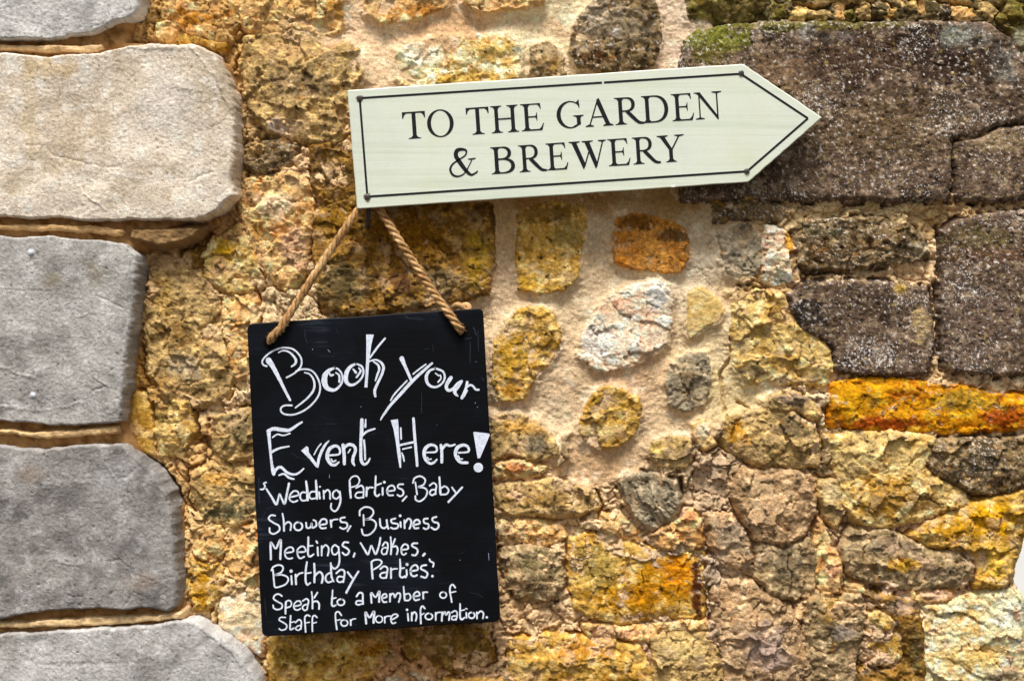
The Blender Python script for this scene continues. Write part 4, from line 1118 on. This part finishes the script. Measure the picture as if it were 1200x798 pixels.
M_GHOST = plain_mat('faint_chalk_trace', (46, 50, 60), 0.9, 0.1, 0.5, 900)
M_FLECK = plain_mat('chalk_fleck', (150, 160, 186), 0.9, 0.1, 0.2, 900)
strokes_obj('chalk_smudge', [(0, 0, 1.0, [(.9, [(357,386),(358,396),(360,402)]), (.6, [(394,386),(397,391)]), (1.6, [(555,384),(558,392)]), (.8, [(543,396),(548,397),(553,396)]),
   (.7, [(551,400),(551,425)]), (.7, [(560,388),(561,412)]), (.6, [(497,409),(504,409)]), (.5, [(507,404),(508,412)]), (1.0, [(564,442),(567,446)]), (.6, [(494,460),(494,484)]),
   (.6, [(342,531),(350,536),(358,538)]), (.7, [(313,596),(320,594),(330,598)]), (.7, [(306,610),(311,600)]), (1.2, [(303,560),(304,590)]), (.6, [(550,694),(560,696),(566,700)]),
   (.6, [(312,720),(310,700)]), (1.4, [(474,369),(479,373)]), (.5, [(410,730),(418,731)]), (.5, [(500,520),(520,517)]), (.5, [(536,650),(545,646)])])], board, M_GHOST, DB + 0.0002, rag=.3)['kind'] = 'stuff'
strokes_obj('chalk_fleck', [(0, 0, 1.0, [dot(366.3,409.3,.6), (.6, [(384.2,410),(386.8,412.6)]), dot(423,476.5,.5), dot(539,656,.5), (.6, [(572.5,648),(573,656)]), dot(571,453,.5), dot(557,472,.6), dot(559.5,477,.5), dot(558,424,.4), dot(344,412,.4), dot(512,498,.35), (.5,[(386,556),(386,560)])])], board, M_FLECK, DB + 0.0003, rag=.2)['kind'] = 'stuff'

# ------------------------------------------------------------------ the arrow sign
DS = 0.046
sign = thing('arrow_sign', at(640, 160, DS) + Vector((0, 0.008, 0)), 'pale mint arrow-shaped wooden sign pointing right, reading TO THE GARDEN & BREWERY', 'sign')
def sign_mat():
    m, nt, b = base_mat('mint_painted_wood', 0.42, 0.4)
    L = nt.links.new
    g = nd(nt, 'ShaderNodeNewGeometry')
    mp = nd(nt, 'ShaderNodeMapping'); mp.vector_type = 'POINT'
    mp.inputs['Rotation'].default_value = (0, math.radians(3.83), 0); mp.inputs['Scale'].default_value = (3.0, 10, 130)
    L(g.outputs['Position'], mp.inputs['Vector'])
    n = nd(nt, 'ShaderNodeTexNoise', Scale=1.0, Detail=4.0, Roughness=0.65, Distortion=0.3); L(mp.outputs[0], n.inputs['Vector'])
    n2 = nd(nt, 'ShaderNodeTexNoise', Scale=11.0, Detail=4.0, Roughness=0.6); L(g.outputs['Position'], n2.inputs['Vector'])
    n3 = nd(nt, 'ShaderNodeTexNoise', Scale=900.0, Detail=2.0, Roughness=0.6); L(g.outputs['Position'], n3.inputs['Vector'])
    r = nd(nt, 'ShaderNodeValToRGB'); L(n.outputs['Fac'], r.inputs[0])
    a = lin((212, 221, 200)); c = lin((225, 231, 214))
    r.color_ramp.elements[0].position = 0.30; r.color_ramp.elements[0].color = (*a, 1)
    r.color_ramp.elements[1].position = 0.52; r.color_ramp.elements[1].color = (*c, 1)
    mr = nd(nt, 'ShaderNodeMapRange'); L(n2.outputs['Fac'], mr.inputs['Value'])
    mr.inputs['From Min'].default_value = .3; mr.inputs['From Max'].default_value = .7; mr.inputs['To Min'].default_value = .93; mr.inputs['To Max'].default_value = 1.05
    mr3 = nd(nt, 'ShaderNodeMapRange'); L(n3.outputs['Fac'], mr3.inputs['Value'])
    mr3.inputs['From Min'].default_value = .3; mr3.inputs['From Max'].default_value = .7; mr3.inputs['To Min'].default_value = .95; mr3.inputs['To Max'].default_value = 1.05
    mm = nd(nt, 'ShaderNodeMath', operation='MULTIPLY'); L(mr.outputs[0], mm.inputs[0]); L(mr3.outputs[0], mm.inputs[1])
    vm = nd(nt, 'ShaderNodeVectorMath', operation='SCALE'); L(r.outputs[0], vm.inputs[0]); L(mm.outputs[0], vm.inputs['Scale'])
    wt = nd(nt, 'ShaderNodeMapRange'); L(n2.outputs['Fac'], wt.inputs['Value'])
    wt.inputs['From Min'].default_value = .52; wt.inputs['From Max'].default_value = .72; wt.inputs['To Max'].default_value = .45
    wm = nd(nt, 'ShaderNodeMix', data_type='RGBA'); L(wt.outputs[0], wm.inputs[0]); L(vm.outputs[0], wm.inputs[6]); wm.inputs[7].default_value = (*lin((206, 208, 172)), 1)
    L(wm.outputs[2], b.inputs['Base Color'])
    bp = nd(nt, 'ShaderNodeBump', Strength=0.35, Distance=0.0006); L(n.outputs['Fac'], bp.inputs['Height']); L(bp.outputs[0], b.inputs['Normal'])
    return m
M_SIGN = sign_mat()
M_INK = plain_mat('black_sign_paint', (20, 21, 26), 0.5, 0.3, 0.3, 500)
SC = [(407, 106), (871, 75.3), (963.3, 138), (877, 213.6), (418.5, 245)]
slab('board', rounded(SC, [2, 2.5, 1.2, 2.5, 2], 3, 0.16, rs, seg=24), DS, 0.016, M_SIGN, sign, 1.0)
BL = [(421.5, 115.3), (868, 86.8), (946.8, 139), (875.5, 201), (430.5, 230.6)]
for i in range(5):
    p, q = np.array(BL[i], float), np.array(BL[(i + 1) % 5], float)
    segs = [(0, 1)]
    if i == 0:
        segs = [(0, .636), (.641, 1)]      # the small flake missing from the top line
    V, F = [], []
    for (a, b_) in segs:
        v, f = ribbon([p + (q - p) * a, p + (q - p) * b_], [2.5, 2.5], cap=False)
        base = len(V); V += [at(x_, y_, DS + 0.0003 + 0.00001 * i) for x_, y_ in v]; F += [tuple(base + k for k in g) for g in f]
    mesh_obj('border_line', V, F, M_INK, sign)

# serif capitals; each glyph is a list of polygons / strokes in units of cap height = 100
def Q(*p): return ('p', list(p))
def SR(w, *p, **k): return ('s', w, list(p))
def serif(xc, y, half, up, l=None, r=None, th=3.2, br=7):
    """foot/head serif slab with small brackets; up=1: sits on baseline, up=-1: hangs from cap line"""
    a = xc - half if l is None else l; b = xc + half if r is None else r
    return [Q((a, y), (b, y), (b, y + up * th), (a, y + up * th))]
def stem(x0, x1, y0=0, y1=100, feet=True, head=True, ext=14, br=6):
    out = [Q((x0, y0), (x1, y0), (x1, y1), (x0, y1))]
    for on, y, up in ((feet, y0, 1), (head, y1, -1)):
        if on:
            out.append(Q((x0 - ext, y), (x1 + ext, y), (x1 + ext, y + up * 2.6), (x1, y + up * 5.5), (x0, y + up * 5.5), (x0 - ext, y + up * 2.6)))
            out.append(Q((x0 - br, y + up * 4), (x0 + 1, y + up * 4), (x0 + 1, y + up * 13)))
            out.append(Q((x1 - 1, y + up * 4), (x1 + br, y + up * 4), (x1 - 1, y + up * 13)))
    return out
def bowl(x0, cx, cy, rx, ry, wt, hair, xr=None):
    """right-hand bowl: from (x0, cy+ry) round to (x0, cy-ry)"""
    pts, w = [(x0, cy + ry)], [hair]
    for a in np.linspace(90, -90, 13):
        ca, sa = math.cos(math.radians(a)), math.sin(math.radians(a))
        pts.append((cx + (rx - wt * ca / 2) * ca, cy + ry * sa)); w.append(hair + (wt - hair) * ca ** 1.3)
    pts.append((x0, cy - ry)); w.append(hair)
    return ('sp', w, pts)
GL = {}
GL['T'] = (2, 84, [Q((2,94),(84,94),(84,99.5),(2,99.5)), Q((2,99),(2,76),(5.5,76),(9,87),(17,94.5),(17,99)), Q((84,99),(84,76),(80.5,76),(77,87),(69,94.5),(69,99))] + stem(36, 50, 0, 98, head=False, ext=15))
_o = []
for k in range(37):
    a = 2 * math.pi * k / 36
    _o.append((math.cos(a), math.sin(a)))
GL['O'] = (0, 98, [('ring', [(49 + 49 * c, 50 + 51.5 * s) for c, s in _o], [(49 + 34.5 * c - 1.0 * s, 50 + 47 * s + 1.5 * c) for c, s in _o])])
GL['H'] = (0, 103, stem(14, 28) + stem(75, 89) + [Q((28,48.5),(75,48.5),(75,53.5),(28,53.5))])
GL['E'] = (0, 83, stem(14, 28) + [Q((20,95.5),(73,95.5),(73,100),(20,100)), Q((73,100),(75,79),(72,79),(69,88),(62,95.6),(60,100)),
          Q((27,49),(58,49),(58,53.5),(27,53.5)), Q((60,66),(57.5,66),(56,58),(52,53),(52,49.5),(56,45),(57.5,36),(60,36)),
          Q((20,0),(75,0),(76,5),(20,5)), Q((60,3),(66,5.5),(74,13),(80,26),(83,26),(76,0),(60,0))])
GL['D'] = (0, 98, stem(14, 28, ext=13) + [bowl(20, 48, 50, 50, 47.5, 14.5, 5)])
GL['R'] = (0, 104, stem(14, 28) + [bowl(20, 42, 73.5, 32, 24, 13, 5), ('s', [13, 13.5, 11, 7], [(43, 50), (62, 28), (84, 6), (104, 1.6)])])
GL['B'] = (0, 86, stem(14, 28, ext=13) + [bowl(20, 42, 76, 33, 21.5, 13, 5), bowl(20, 44, 28, 42, 25.5, 14, 5)])
GL['N'] = (0, 106, [Q((19,3),(24,3),(24,92),(19,92)), Q((84,6),(89.5,0),(89.5,97),(84,97)), Q((3,100),(25,100),(89.5,6),(89.5,-4),(86,-4),(18,90),(11,95.5),(3,97))]
          + [Q((5,0),(38,0),(38,2.8),(24,7),(19,7),(5,2.8)), Q((69,100),(105,100),(105,97.2),(89.5,93),(84,93),(69,97.2))])
GL['A'] = (0, 104, [('s', [5,5], [(15,2),(50,97)]), Q((46,98),(52,103),(56,103),(93,4),(77,4),(46,84)), Q((26,32),(72,32),(70,37),(28,37)), Q((0,0),(31,0),(31,2.8),(18,8),(12,8),(0,2.8)), Q((66,0),(104,0),(104,2.8),(91,9),(79,9),(66,2.8))])
_c = []; _w = []
for a in np.linspace(42, 322, 19):
    ca, sa = math.cos(math.radians(a)), math.sin(math.radians(a))
    k = max(0, -ca) ** 1.2
    _w.append(4.5 + 10.5 * k + (3 if a > 290 else 0)); _c.append((51 + (49 - _w[-1] / 2) * ca, 49.5 + (51 - _w[-1] / 2) * sa))
GL['G'] = (2, 100, [('sp', _w, _c), Q((83,103),(85,103),(87,73),(84,73),(80,84),(72,92),(76,95)), Q((74,6),(88,12),(88,43),(74,43)), Q((62,46),(100,46),(100,43.4),(92,41),(88,36),(74,36),(70,41),(62,43.4)), Q((74,6),(88,12),(88,16),(74,16))])
GL['W'] = (0, 138, [Q((10,97),(28,97),(58,14),(52,-4),(49,-4)), ('s', [5,5], [(53,3),(74,62)]), Q((58,97),(76,97),(103,14),(97,-4),(94,-4)), ('s', [5,5], [(98,3),(126,96)]),
          Q((0,100),(42,100),(42,97.4),(30,94),(11,94),(0,97.4)), Q((48,100),(90,100),(90,97.4),(78,94),(58,94),(48,97.4)), Q((108,100),(138,100),(138,97.4),(128,93),(122,93),(108,97.4))])
GL['Y'] = (0, 102, [Q((10,97),(28,97),(57,46),(57,40),(44,40),(43,46)), ('s', [5.5,5.5], [(53,44),(83,96)]), Q((0,100),(42,100),(42,97.4),(30,93),(12,93),(0,97.4)), Q((66,100),(102,100),(102,97.4),(87,93),(80,93),(66,97.4))] + stem(43, 57, 0, 48, head=False, ext=13))
def glyph(ch, xl, xr, base, height, th):
    g0, g1, items = GL[ch]
    ct, sn = math.cos(th), math.sin(th)
    def mp(u, v):
        s = (u - g0) / (g1 - g0)
        bx = xl + (xr - xl) * s
        by = base(bx)
        vv = v / 100 * height
        return (bx - vv * sn, by - vv * ct)
    V, F = [], []
    for n, it in enumerate(items):
        d = DS + 0.00030 + 0.000012 * n
        b0 = len(V)
        if it[0] == 'p':
            V += [at(*mp(*p), d) for p in it[1]]; F.append(tuple(range(b0, len(V))))
        elif it[0] == 'ring':
            o, i = it[1], it[2]
            for p, q in zip(o, i):
                V += [at(*mp(*p), d), at(*mp(*q), d)]
            F += [(b0 + 2 * k, b0 + 2 * k + 1, b0 + 2 * k + 3, b0 + 2 * k + 2) for k in range(len(o) - 1)]
        else:
            v, f = ribbon(it[2], it[1], cap=False, sharp=it[0] == 'sp')
            V += [at(*mp(*p), d) for p in v]; F += [tuple(b0 + k for k in g) for g in f]
    mesh_obj('letter', V, F, M_INK, sign)
TH = math.radians(3.83)
base1 = lambda x: 162.6 - (x - 485.8) * 0.0669
base2 = lambda x: 204.2 - (x - 580) * 0.0687
for ch, a, b_ in [('T',472.9,499.8),('O',501.5,532.7),('T',547.6,574.3),('H',576.4,608.5),('E',611.4,638.0),('G',653.2,685.0),('A',686.4,719),('R',721.4,755.2),('D',752.8,784.2),('E',788.2,814.0),('N',814.0,847.6)]:
    glyph(ch, a, b_, base1, 31.7, TH)
for ch, a, b_ in [('B',576.0,604.2),('R',609.0,641),('E',641.2,666.6),('W',668.2,712),('E',713.6,739.4),('R',742.4,774.6),('Y',771.4,803.4)]:
    glyph(ch, a, b_, base2, 31.5, TH)
# the ampersand, stroke by stroke
Z = (460, 90, 6.0)
amp = [(*Z, [
  ([7,7,8,12,16,16,12,10,10,14,20,28,30,30,26,16,8], [(556,588),(540,622),(505,680),(462,701),(424,690),(406,652),(424,614),(470,582),(512,552),(517,520),(487,511),(454,520),(446,556),(476,606),(520,664),(556,690),(596,668)]),
  ('poly', [(530,577),(585,570),(585,577),(566,583),(548,585),(530,582)]), ('poly', [(590,664),(600,658),(600,668),(592,680),(582,684)])])]
strokes_obj('letter', amp, sign, M_INK, DS + 0.0003, rag=0)
# screws in the corners
M_SCREW = plain_mat('weathered_screw', (96, 92, 92), 0.4, 0.6, 0.3, 900)
M_SCREW.node_tree.nodes['Principled BSDF'].inputs['Metallic'].default_value = 0.6
M_DARKM = plain_mat('rust_dark_iron', (52, 42, 38), 0.6, 0.4, 0.3, 500)
def screw(px, py, ang):
    c = at(px, py, DS)
    r = 0.0037
    V, F = [], []
    rings = [(1.0, -0.0002), (0.95, 0.0012), (0.7, 0.0018)]
    N = 16
    for rr, dd in rings:
        V += [c + Vector((math.cos(2 * math.pi * k / N) * r * rr, -dd, math.sin(2 * math.pi * k / N) * r * rr)) for k in range(N)]
    for j in range(2):
        F += [(j * N + k, j * N + (k + 1) % N, (j + 1) * N + (k + 1) % N, (j + 1) * N + k) for k in range(N)]
    F.append(tuple(2 * N + k for k in range(N)))
    s = mesh_obj('screw', V, F, M_SCREW, sign, True)
    # cross recess
    V, F = [], []
    for a in (ang, ang + math.pi / 2):
        u = Vector((math.cos(a), 0, math.sin(a))); w = Vector((-math.sin(a), 0, math.cos(a)))
        b0 = len(V)
        V += [c + u * (s1 * r * .55) + w * (s2 * r * .13) + Vector((0, -.0019 - .00002 * (a != ang), 0)) for s1, s2 in ((-1, -1), (1, -1), (1, 1), (-1, 1))]
        F.append((b0, b0 + 1, b0 + 2, b0 + 3))
    o = mesh_obj('slot', V, F, M_DARKM)
    o.parent = s
    o.matrix_parent_inverse = parent_inv(sign) if False else s.matrix_world.inverted()
M_GRIME = plain_mat('rusty_grime', (150, 146, 118), .8, .2, .2, 400)
def grime(px, py):
    V = [at(px + (4.6 + .9 * rs.randn()) * math.cos(a) + .8, py + (4.8 + .9 * rs.randn()) * math.sin(a) + 1.0, DS + .00012) for a in np.linspace(0, 2 * math.pi, 15)[:-1]]
    mesh_obj('rust_stain', V, [tuple(range(14))], M_GRIME, sign)
for q in [(421.3, 115.2), (430.2, 230.8)]:
    grime(*q)
for k, (px, py) in enumerate([(421.3, 115.2), (868.6, 86), (875.2, 200.8), (430.2, 230.8)]):
    screw(px, py, 0.4 + k)
# dribble of rust / grime under the top left screw: a small worn chip on the lower edge
mesh_obj('paint_chip', [at(x_, y_, DS + .00035) for x_, y_ in [(785.5, 217.6), (787, 216.9), (790, 216.8), (792, 217.5), (791, 219.3), (786.5, 219.5)]], [(0, 1, 2, 3, 4, 5)], plain_mat('bare_chip', (240, 242, 236), .8, .2, .05), sign)
# battens that hold the sign off the wall
for (x0, x1, y0, y1) in [(470, 486, 108, 233), (820, 836, 86, 210)]:
    a_, b_ = at(x0, y1, DS - .030), at(x1, y0, DS - .016)
    mesh_obj('batten', box_verts(a_.x, b_.x, -(DS - .017), -0.004, a_.z, b_.z), BOXF, plain_mat('old_wood', (120, 96, 66), .8, .2, .3, 60), sign)

# ------------------------------------------------------------------ rope
M_ROPE = None
def rope_mat():
    m, nt, b = base_mat('manila_rope', 0.85, 0.2)
    L = nt.links.new
    g = nd(nt, 'ShaderNodeNewGeometry')
    n = nd(nt, 'ShaderNodeTexNoise', Scale=700.0, Detail=3.0, Roughness=0.7); L(g.outputs['Position'], n.inputs['Vector'])
    n2 = nd(nt, 'ShaderNodeTexNoise', Scale=60.0, Detail=3.0, Roughness=0.7); L(g.outputs['Position'], n2.inputs['Vector'])
    ad = nd(nt, 'ShaderNodeMath', operation='MULTIPLY_ADD'); L(n.outputs['Fac'], ad.inputs[0]); ad.inputs[1].default_value = .6; L(n2.outputs['Fac'], ad.inputs[2])
    r = nd(nt, 'ShaderNodeValToRGB'); L(ad.outputs[0], r.inputs[0])
    e = r.color_ramp.elements
    e[0].position = .55; e[0].color = (*lin((112, 80, 46)), 1); e[1].position = 1.0; e[1].color = (*lin((226, 190, 136)), 1)
    k = e.new(.78); k.color = (*lin((184, 140, 90)), 1)
    L(r.outputs[0], b.inputs['Base Color'])
    bp = nd(nt, 'ShaderNodeBump', Strength=.8, Distance=.0008); L(n.outputs['Fac'], bp.inputs['Height']); L(bp.outputs[0], b.inputs['Normal'])
    return m
M_ROPE = rope_mat()
def tube_mesh(paths, radii, N=8):
    V, F = [], []
    for path, rad in zip(paths, radii):
        P = np.array(path, float); n = len(P)
        T = np.gradient(P, axis=0); T /= np.linalg.norm(T, axis=1)[:, None] + 1e-12
        ref = np.array([0, 1, 0.0])
        b0 = len(V)
        for i in range(n):
            u = np.cross(T[i], ref); u /= np.linalg.norm(u) + 1e-9
            w = np.cross(T[i], u)
            r = rad if np.isscalar(rad) else rad[i]
            for k in range(N):
                a = 2 * math.pi * k / N
                V.append(tuple(P[i] + (u * math.cos(a) + w * math.sin(a)) * r))
            if i:
                for k in range(N):
                    F.append((b0 + (i - 1) * N + k, b0 + (i - 1) * N + (k + 1) % N, b0 + i * N + (k + 1) % N, b0 + i * N + k))
        F.append(tuple(b0 + k for k in range(N))[::-1]); F.append(tuple(b0 + (n - 1) * N + k for k in range(N)))
    return V, F
def smooth_path(ctrl, n=160):
    C = np.array(ctrl, float)
    pts, _ = catmull3(C, 24)
    seg = np.linalg.norm(np.diff(pts, axis=0), axis=1); s = np.concatenate([[0], np.cumsum(seg)])
    t = np.linspace(0, s[-1], n)
    return np.stack([np.interp(t, s, pts[:, k]) for k in range(3)], -1), s[-1]
def catmull3(P, n):
    Q_ = np.vstack([2 * P[0] - P[1], P, 2 * P[-1] - P[-2]])
    pts = []
    for i in range(1, len(Q_) - 2):
        for k in range(n):
            t = k / n
            pts.append(0.5 * ((2 * Q_[i]) + (-Q_[i - 1] + Q_[i + 1]) * t + (2 * Q_[i - 1] - 5 * Q_[i] + 4 * Q_[i + 1] - Q_[i + 2]) * t * t + (-Q_[i - 1] + 3 * Q_[i] - 3 * Q_[i + 1] + Q_[i + 2]) * t ** 3))
    pts.append(P[-1])
    return np.array(pts), None
def rope(ctrl, R=0.0050, lay=0.032, name='rope'):
    path, ln = smooth_path(ctrl, 260)
    T = np.gradient(path, axis=0); T /= np.linalg.norm(T, axis=1)[:, None]
    s = np.linspace(0, ln, len(path))
    ref = np.array([0, 1.0, 0.0])
    U = np.cross(T, ref); U /= np.linalg.norm(U, axis=1)[:, None] + 1e-9
    W = np.cross(T, U)
    paths, rad = [], []
    for k in range(3):
        ph = -2 * math.pi * s / lay + k * 2 * math.pi / 3
        rr = R * 0.60 * (1 + .06 * np.sin(s * 140 + k))
        paths.append(path + U * (np.cos(ph) * rr)[:, None] + W * (np.sin(ph) * rr)[:, None]); rad.append(R * 0.50)
    V, F = tube_mesh(paths, rad, 9)
    o = mesh_obj(name, V, F, M_ROPE, board, True)
    # loose fibres
    fp, fr = [], []
    for q in range(420):
        i = rs.randint(4, len(path) - 5)
        a = rs.rand() * 2 * math.pi
        p0 = path[i] + (U[i] * math.cos(a) + W[i] * math.sin(a)) * R * .95
        dr = (U[i] * math.cos(a) + W[i] * math.sin(a)) * rs.uniform(.0004, .0026) + T[i] * rs.uniform(-.006, .006)
        fp.append([p0, p0 + dr * .5 + rs.randn(3) * .0003, p0 + dr + rs.randn(3) * .0006]); fr.append(.00016)
    V, F = tube_mesh(fp, fr, 3)
    fo = mesh_obj('loose_fibres', V, F, M_ROPE, kind='stuff')
    fo.parent = o
    fo.matrix_parent_inverse = parent_inv(board) if False else o.matrix_world.inverted()
    return o
bpy.context.view_layer.update()
hk = at(433, 262, 0.030)
lh, rh = at(319, 397, DB), at(538, 385, DB)
front = lambda px, py, d: tuple(at(px, py, d))
rope([front(317, 399, DB - .012), front(316.5, 399, DB + .001), front(320, 393, DB + .0065), front(329, 384, DB + .0065), front(345, 359, DB + .002), front(381, 303, .040), (at(412, 257, .036))[:], front(424, 240, .030), front(429, 222, .028), front(434, 213, .0275), front(438, 222, .0275)])
rope([front(539.5, 386.5, DB - .012), front(540, 387, DB + .001), front(537.5, 383.5, DB + .0065), front(528, 370, DB + .006), front(505, 338, .044), front(470, 285, .037), front(448, 250, .032), front(440, 236, .0275), front(436, 222, .027), front(434, 213, .0275)])
# stopper knots behind the slate: the right one peeps over the top edge
def knot(px, py, d):
    c = np.array(at(px, py, d))
    a = np.linspace(0, 2 * math.pi, 60)
    p = np.stack([np.sin(a) + 2 * np.sin(2 * a), -np.sin(3 * a) * .9, np.cos(a) - 2 * np.cos(2 * a)], -1) * 0.0036 + c
    V, F = tube_mesh([p], [0.0034], 8)
    mesh_obj('knot', V, F, M_ROPE, board, True)
knot(541, 364, DB - .017)
knot(318, 398, DB - .018)
# flat black discs painting the dark of the rope holes, set low beside the rope
M_HOLE_SHADE = plain_mat('hole_shade_black', (6, 6, 8), .9, .1, .1)
for (px, py) in ((315.2, 402), (541.6, 390.5)):
    c = at(px, py, DB + .0002)
    N = 18
    mesh_obj('rope_hole_shade', [c + Vector((math.cos(2 * math.pi * k / N) * .0074, 0, math.sin(2 * math.pi * k / N) * .0074)) for k in range(N)], [tuple(range(N))[::-1]], M_HOLE_SHADE, board)
# iron hook driven into the wall
hp = [front(431, 266, -.002), front(431, 266, .024), front(431, 262, .033), front(432, 240, .034), front(433, 228, .0345), front(434, 224, .0345)]
hpath, _ = smooth_path(hp, 40)
V, F = tube_mesh([hpath], [0.0026], 10)
mesh_obj('iron_hook', V, F, M_DARKM, wall, True)

# ------------------------------------------------------------------ ground and the added backdrop beyond the end of the wall
def ground_mat():
    return plain_mat('dark_ground', (84, 80, 76), .95, .1, .25, 30, .6, .01)  # unseen ground, kept dark to cut light bounced up the wall
v = [(-600, -600, 0), (600, -600, 0), (600, 600, 0), (-600, 600, 0)]
mesh_obj('ground', v, [(0, 1, 2, 3)], ground_mat(), None, kind='structure')
M_WHITE = plain_mat('backdrop_white', (240, 240, 236), .85, .2, .05, 6, .3, .004)
far = thing('backdrop_wall', (4.0, 4.5, 0), 'white wall added for the bright background past the end of the rubble wall at the right edge', 'wall')  # added wall, stands in for the bright background beyond
mesh_obj('face', box_verts(1.4, 7.4, 4.4, 4.7, 0.0, 2.6), BOXF, M_WHITE, far)
mesh_obj('coping', box_verts(1.34, 7.46, 4.34, 4.76, 2.6, 2.68), BOXF, M_WHITE, far)

scene.render.engine = 'CYCLES'
scene.render.resolution_x, scene.render.resolution_y = 1024, 680
